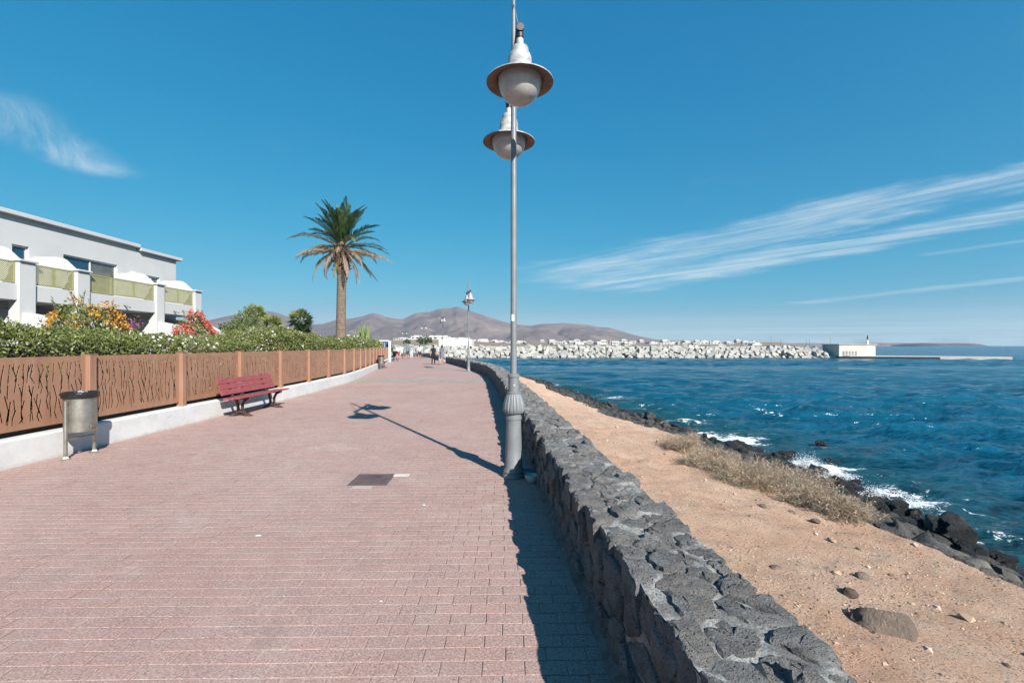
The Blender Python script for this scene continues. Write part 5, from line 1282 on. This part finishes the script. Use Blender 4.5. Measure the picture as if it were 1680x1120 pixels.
# candelabra cactus
M_CACT = pbr('pale green cactus', (.22, .27, .09), (.15, .20, .06), 8, .6, bump=.3)
cc = empty('candelabra_cactus', bpos(596, 31)); tag(cc, 'pale green branching cactus above the end of the hedge', 'cactus')
for k in range(15):
    a = rng.uniform(0, 6.28); q = rng.uniform(.05, .55); x, y = q*math.cos(a), q*math.sin(a); mb = MB(); mb.tube([(x*.3, y*.3, 1.2), (x*.9, y*.9, 1.7), (x, y, 2.1), (x*1.02, y, rng.uniform(2.5, 3.05))], [.04, .05, .05, .03], 6); mb.build('arm', M_CACT, cc)

# ------------------------------------------------------------------ dry shore bushes
M_DRY = mk_leaf('dry twigs', [(.24, .175, .13), (.37, .285, .22), (.46, .375, .30), (.30, .255, .14), (.40, .28, .20)], .15, .8)
for k, (px, py, rx, rz, lb) in enumerate(((1120, 742, .50, .20, 'leftmost low dry bush at the edge of the sand'), (1165, 775, .55, .26, 'dry yellowish bush second from the left on the beach edge'), (1225, 800, .58, .25, 'dry tawny bush in the middle of the beach bushes'), (1290, 800, .62, .27, 'dry grey bush right of the middle on the beach edge'), (1340, 830, .48, .20, 'dry bush above the pale stone on the sand'), (1385, 850, .36, .17, 'rightmost low dry bush next to the grey rocks'))):
    x, y = gnd(px, py, -.62); z = float(terrain(np.array([x]), np.array([y]))[0][0]); t = empty('dry_shrub', (x, y, max(z, -.8))); tag(t, lb, 'shrub', 'dry shrubs on the beach')
    P, N = shell_pts(3600, (0, 0, rz*.55), (rx, rx*.85, rz), 60+k, .35, .25); P[:, 2] = np.maximum(P[:, 2], .01); V, f = leaves(P, N, .13, .032, .3, k, .9); V2, f2 = leaves(P[:1600], N[:1600], .028, .5, .3, k+9, .9)
    fast_obj('twigs', np.concatenate([V, V2]), np.concatenate([f, f2+len(V)]), M_DRY, t)
    PP = np.zeros((260, 3)); PP[:, :2] = P[:260, :2]*.55; PP[:, 2] = .08; NN = P[:260]*1.0; NN[:, 2] += .12; V, f = leaves(PP, NN/np.linalg.norm(NN, axis=1)[:, None], .30, .03, .3, k+30, .25); fast_obj('stalks', V, f, M_DRY, t)

# ------------------------------------------------------------------ surf thrown up between the rocks
M_SPRAY = pbr('white surf', (.85, .87, .88), (.78, .81, .83), 20, .9)
P = []; r_ = np.random.default_rng(5)
for px, py, rx, hz, n in ((1325, 772, .55, .34, 4200), (1365, 786, .5, .26, 3200), (1440, 812, .6, .12, 1800), (1500, 832, .4, .14, 1200), (1205, 722, .5, .12, 800), (1012, 656, .5, .14, 600)):
    x, y = gnd(px, py, SEA); q = r_.normal(size=(n, 3))*np.array([rx*.5, rx*.32, 0]); q[:, 2] = np.abs(r_.normal(size=n))*hz*.5*np.exp(-(q[:, 0]/rx)**2); P.append(q+np.array([x, y, SEA+.03]))
P = np.concatenate(P); n = len(P); sz = .004+.010*r_.random(n)**2; V = P[:, None]+tet[None]*sz[:, None, None]
sp = fast_obj('surf_spray', V.reshape(-1, 3), (tf[None]+6*np.arange(n)[:, None, None]).reshape(-1, 3), M_SPRAY); tag(sp, 'white spray of waves breaking on the shore rocks', 'surf', kind='stuff')

# ================================================================== signs and people at the far end
M_BLUE = pbr('blue sign', (.03, .095, .32), (.025, .08, .27), 4, .5); M_BLUE2 = pbr('light blue print', (.08, .30, .62), (.07, .27, .55), 4, .5)
sg = empty('blue_sign', (at_px(630.5, 46.2), 46.2, 0)); tag(sg, 'blue information board with white marks at the end of the fence', 'sign')
mb = MB(); mb.box(-.45, .40, 0, .06, .9, 2.02); mb.build('board', M_BLUE, sg)
mb = MB(); mb.box(-.62, .46, -.06, .12, 2.022, 2.14); mb.build('top_rail', M_WHITE, sg)
for x in (-.36, .34):
    mb = MB(); mb.box(x-.04, x+.04, .062, .12, 0, 2.02); mb.build('post', M_WHITE, sg)
mb = MB(); mb.box(-.36, -.28, -.012, -.002, 1.50, 1.86); mb.box(-.12, -.04, -.012, -.002, 1.50, 1.86); mb.box(.0, .05, -.012, -.002, 1.5, 1.86); mb.box(-.28, -.12, -.012, -.002, 1.50, 1.57); mb.box(-.28, -.12, -.012, -.002, 1.66, 1.72); mb.build('white_mark', M_WHITE, sg)
mb = MB(); mb.prism([(-.449, .902), (.399, .902), (.399, 1.36), (.1, 1.30), (-.2, 1.40), (-.449, 1.30)], 'y', -.010, -.002); mb.build('light_blue_area', M_BLUE2, sg)
mb = MB(); mb.prism([(-.44, .96), (.25, .96), (.0, 1.10), (-.2, 1.22), (-.44, 1.16)], 'y', -.018, -.0115); mb.build('white_wave', M_WHITE, sg)
gp = empty('gate_pillar', (-11.95, 45.75, 0)); tag(gp, 'slim white pillar ending the brown fence', 'pillar')
mb = MB(); mb.box(-.10, .10, -.10, .10, 0, 2.0, bev=.01); mb.build('shaft', M_WHITE, gp); mb = MB(); mb.box(-.13, .13, -.13, .13, 2.002, 2.06); mb.build('cap', M_WHITE, gp)

def cloth(name, c): return pbr(name, c, tuple(x*.8 for x in c), 9, .9, bump=.2, bscale=50)
M_SKIN = pbr('skin', (.46, .27, .19), (.42, .24, .165), 6, .6); HAIRS = {'dark': cloth('dark hair', (.025, .018, .014)), 'brown': cloth('brown hair', (.11, .055, .03)), 'blonde': cloth('blonde hair', (.42, .28, .12)), 'grey': cloth('grey hair', (.35, .33, .30))}
def person(loc, rz, hgt, top, low, label, hair='dark', sleeve=1.16, hem=.10, waist=.95, stride=.20, dress=None, longhair=False, shoe=(.05, .05, .05), arms=.12):
    k = hgt/1.7; V = []; E = []; Rr = []
    def v(x, y, z, r, r2=None, par=None):
        V.append((x*k, y*k, z*k)); Rr.append((r*k, (r2 or r)*k)); i = len(V)-1
        if par is not None: E.append((par, i))
        return i
    pel = v(0, 0, .93, .155, .11); sp_ = v(0, .01, 1.10, .135, .095, pel); ch_ = v(0, 0, 1.30, .155, .10, sp_); nb = v(0, -.01, 1.44, .07, .065, ch_); nk = v(0, .0, 1.50, .052, .055, nb); hd_ = v(0, .02, 1.58, .076, .085, nk); ht_ = v(0, .01, 1.65, .066, .075, hd_)
    v(0, .105, 1.575, .014, .014, hd_)                                     # nose
    for s in (-1, 1): v(s*.085, .0, 1.58, .012, .018, hd_)                 # ears
    for s in (-1, 1):
        sh = v(s*.165, -.01, 1.39, .062, .06, ch_); el = v(s*.225, -.02+arms*s*.4, 1.13, .046, .046, sh); wr = v(s*.235, .04+arms*s, .91, .030, .033, el); pa = v(s*.235, .05+arms*s, .84, .022, .036, wr)
        for f_ in range(4): a = v(s*.235, .025+f_*.017+arms*s, .775-.006*abs(f_-1.4), .008, .008, pa); v(s*.225, .028+f_*.017+arms*s, .735-.006*abs(f_-1.4), .007, .007, a)
        a = v(s*.215, .085+arms*s, .81, .009, .009, pa); v(s*.205, .095+arms*s, .775, .008, .008, a)      # thumb
        st = stride*s; hp = v(s*.088, 0, .86, .098, .10, pel); kn = v(s*.092, st*.55+.02, .50, .060, .062, hp); cf = v(s*.094, st*.62-.02, .33, .054, .058, kn); an_ = v(s*.095, st*.95-.03, .09, .036, .040, cf); v(s*.100, st*.95+.11, .035, .038, .028, an_)
    me = bpy.data.meshes.new('body'); me.from_pydata(V, E, []); o = bpy.data.objects.new('person', me); COL.objects.link(o)
    md = o.modifiers.new('skin', 'SKIN'); md.use_smooth_shade = True
    for i, sv in enumerate(me.skin_vertices[0].data): sv.radius = Rr[i]; sv.use_root = (i == 0)
    sb = o.modifiers.new('sub', 'SUBSURF'); sb.levels = 1; sb.render_levels = 1
    dg = bpy.context.evaluated_depsgraph_get(); nm = bpy.data.meshes.new_from_object(o.evaluated_get(dg)); o.modifiers.clear(); o.data = nm
    nm.materials.clear()
    mt, ml, ms = cloth('top', top), cloth('trousers', low), cloth('shoe', shoe)
    for m in (M_SKIN, mt, ml, ms): nm.materials.append(m)
    for p in nm.polygons:
        c = p.center/k
        arm = abs(c.x) > .19 and c.z < 1.30 or abs(c.x) > .2
        if c.z > 1.465: i = 0
        elif arm: i = 1 if c.z > sleeve else 0
        elif c.z > waist: i = 1
        elif c.z > hem: i = 2
        else: i = 0
        if c.z < .075: i = 3
        p.material_index = i; p.use_smooth = True
    zmin = min(v_.co.z for v_ in nm.vertices); o.location = (loc[0], loc[1], loc[2]-zmin if len(loc) > 2 else -zmin); o.rotation_euler = (0, 0, rz); tag(o, label, 'person', 'people walking on the promenade')
    bm = bmesh.new(); bmesh.ops.create_icosphere(bm, subdivisions=2, radius=1)
    for v_ in bm.verts:
        d = v_.co.copy(); v_.co = Vector((d.x*.098, -.012+d.y*.105, 1.625+d.z*.10))*k
        if d.y > .25 and d.z < .35: v_.co.y = .02*k
        if longhair and d.z < -.1: v_.co.z -= .16*k*(-d.z); v_.co.y = min(v_.co.y, -.03*k)
    m = bpy.data.meshes.new('hair'); bm.to_mesh(m); bm.free(); m.materials.append(HAIRS[hair]); m.polygons.foreach_set('use_smooth', [True]*len(m.polygons)); mobj('hair', m, o)
    if dress:
        mb = MB(); mb.lathe([(.155*k, .98*k), (.185*k, .86*k), (.20*k, .70*k), (.205*k, .60*k), (.19*k, .605*k)], n=18, close=False); mb.build('skirt', mt, o, True)
    return o
def gp_(px, y): return ((px-840)/F*y, y, 0)
person(gp_(711, 39.8), R(4), 1.66, (.012, .012, .013), (.015, .015, .016), 'person in black shirt and black trousers, nearest walker on the left', 'dark', 1.12, .10, shoe=(.02, .02, .02))
person(gp_(725, 39.6), R(-6), 1.66, (.16, .18, .24), (.16, .18, .24), 'long haired person in grey blue dress walking beside the one in black', 'brown', 1.30, .60, dress=True, longhair=True, shoe=(.30, .2, .15))
person(gp_(653, 54.5), R(10), 1.68, (.78, .76, .73), (.62, .05, .05), 'person in white top and red shorts', 'grey', 1.10, .55, shoe=(.5, .5, .5))
person(gp_(658.5, 58), R(-8), 1.70, (.55, .66, .56), (.62, .62, .60), 'person in pale green shirt behind the red shorts walker', 'grey', 1.10, .50, shoe=(.4, .4, .4))
person(gp_(668, 57), R(0), 1.76, (.16, .21, .27), (.06, .07, .09), 'person in slate blue shirt and dark shorts', 'grey', 1.12, .50)
person(gp_(675.5, 60), R(6), 1.66, (.33, .38, .44), (.80, .79, .77), 'blonde person in white trousers and grey blue top', 'blonde', 1.10, .10, shoe=(.7, .7, .7))
person(gp_(688.5, 57), R(-4), 1.68, (.75, .74, .72), (.03, .045, .05), 'person in white top and dark shorts walking alone', 'dark', 1.12, .50)
person(gp_(641.5, 51), R(20), 1.66, (.03, .03, .05), (.45, .45, .46), 'person in dark top beside the pushchair near the blue sign', 'dark', 1.0, .10)
pc = empty('pushchair', gp_(645.5, 49)); tag(pc, 'dark pushchair standing near the white pillar', 'pushchair'); pc.rotation_euler = (0, 0, R(60))
def PC(name, mat, fn): mb = MB(); fn(mb); return mb.build(name, mat, pc, 40)
M_FAB = cloth('black fabric', (.018, .018, .02))
for (x, y, r_w) in ((-.24, .32, .10), (.24, .32, .10), (-.26, -.30, .14), (.26, -.30, .14)):
    PC('wheel', M_FAB, lambda m: m.tube([(x+.0*a, y+r_w*math.cos(a*math.pi/6), r_w+.01+r_w*.92*math.sin(a*math.pi/6)) for a in range(13)], .022, 6))
PC('frame', M_DARKM, lambda m: [m.tube([(s*.22, .34, .12), (s*.22, -.05, .55), (s*.20, -.52, 1.02)], .014, 6) for s in (-1, 1)]+[m.tube([(s*.23, -.30, .15), (s*.22, .0, .60)], .014, 6) for s in (-1, 1)])
PC('handle', M_FAB, lambda m: m.tube([(-.20, -.52, 1.02), (.20, -.52, 1.02)], .02, 8))
PC('seat', M_FAB, lambda m: m.prism([(.30, .42), (.0, .38), (-.22, .85), (-.17, .88), (.02, .47), (.29, .48)], 'x', -.19, .19))
PC('hood', M_FAB, lambda m: m.prism([(-.22+.30*math.cos(a*math.pi/8+.2), .78+.26*math.sin(a*math.pi/8+.2)) for a in range(8)]+[(-.22, .78)], 'x', -.20, .20))

# trees of the far town
tt = ('leftmost', 'second', 'fourth', 'fifth', 'third', 'sixth', 'rightmost', 'seventh', 'eighth')
for k, (px, y, s) in enumerate(((668, 300, 1.0), (690, 320, 1.3), (697, 315, 1.5), (704, 318, 1.2), (694, 290, .9), (735, 420, .8), (1120, 520, 1.2), (860, 520, .9), (905, 540, .8))):
    bush('town_tree', ((px-840)/F*y, y, .25), (2.6*s, 2.2*s, 2.9*s), 420, .9, M_DARKG, tt[k]+' dark round tree'+('' if 'most' in tt[k] else ' from the left')+' among the far white houses', 'tree', 'trees in the far town', None, 200+k, .3)

# ================================================================== sea air
hm, hnt, hout = newmat('sea haze')
hv = nd(hnt, 'ShaderNodeVolumePrincipled', {'Color': (0.66, 0.82, 1.0, 1), 'Density': 0.00005, 'Anisotropy': 0.25}); hnt.links.new(hv.outputs[0], hout.inputs['Volume'])
mb = MB(); mb.box(-13000, 13000, -200, 7900, -12, 560); hzo = mb.build('haze', hm); tag(hzo, 'thin sea haze filling the air over the bay', 'haze', kind='stuff')
SC.cycles.volume_bounces = 0
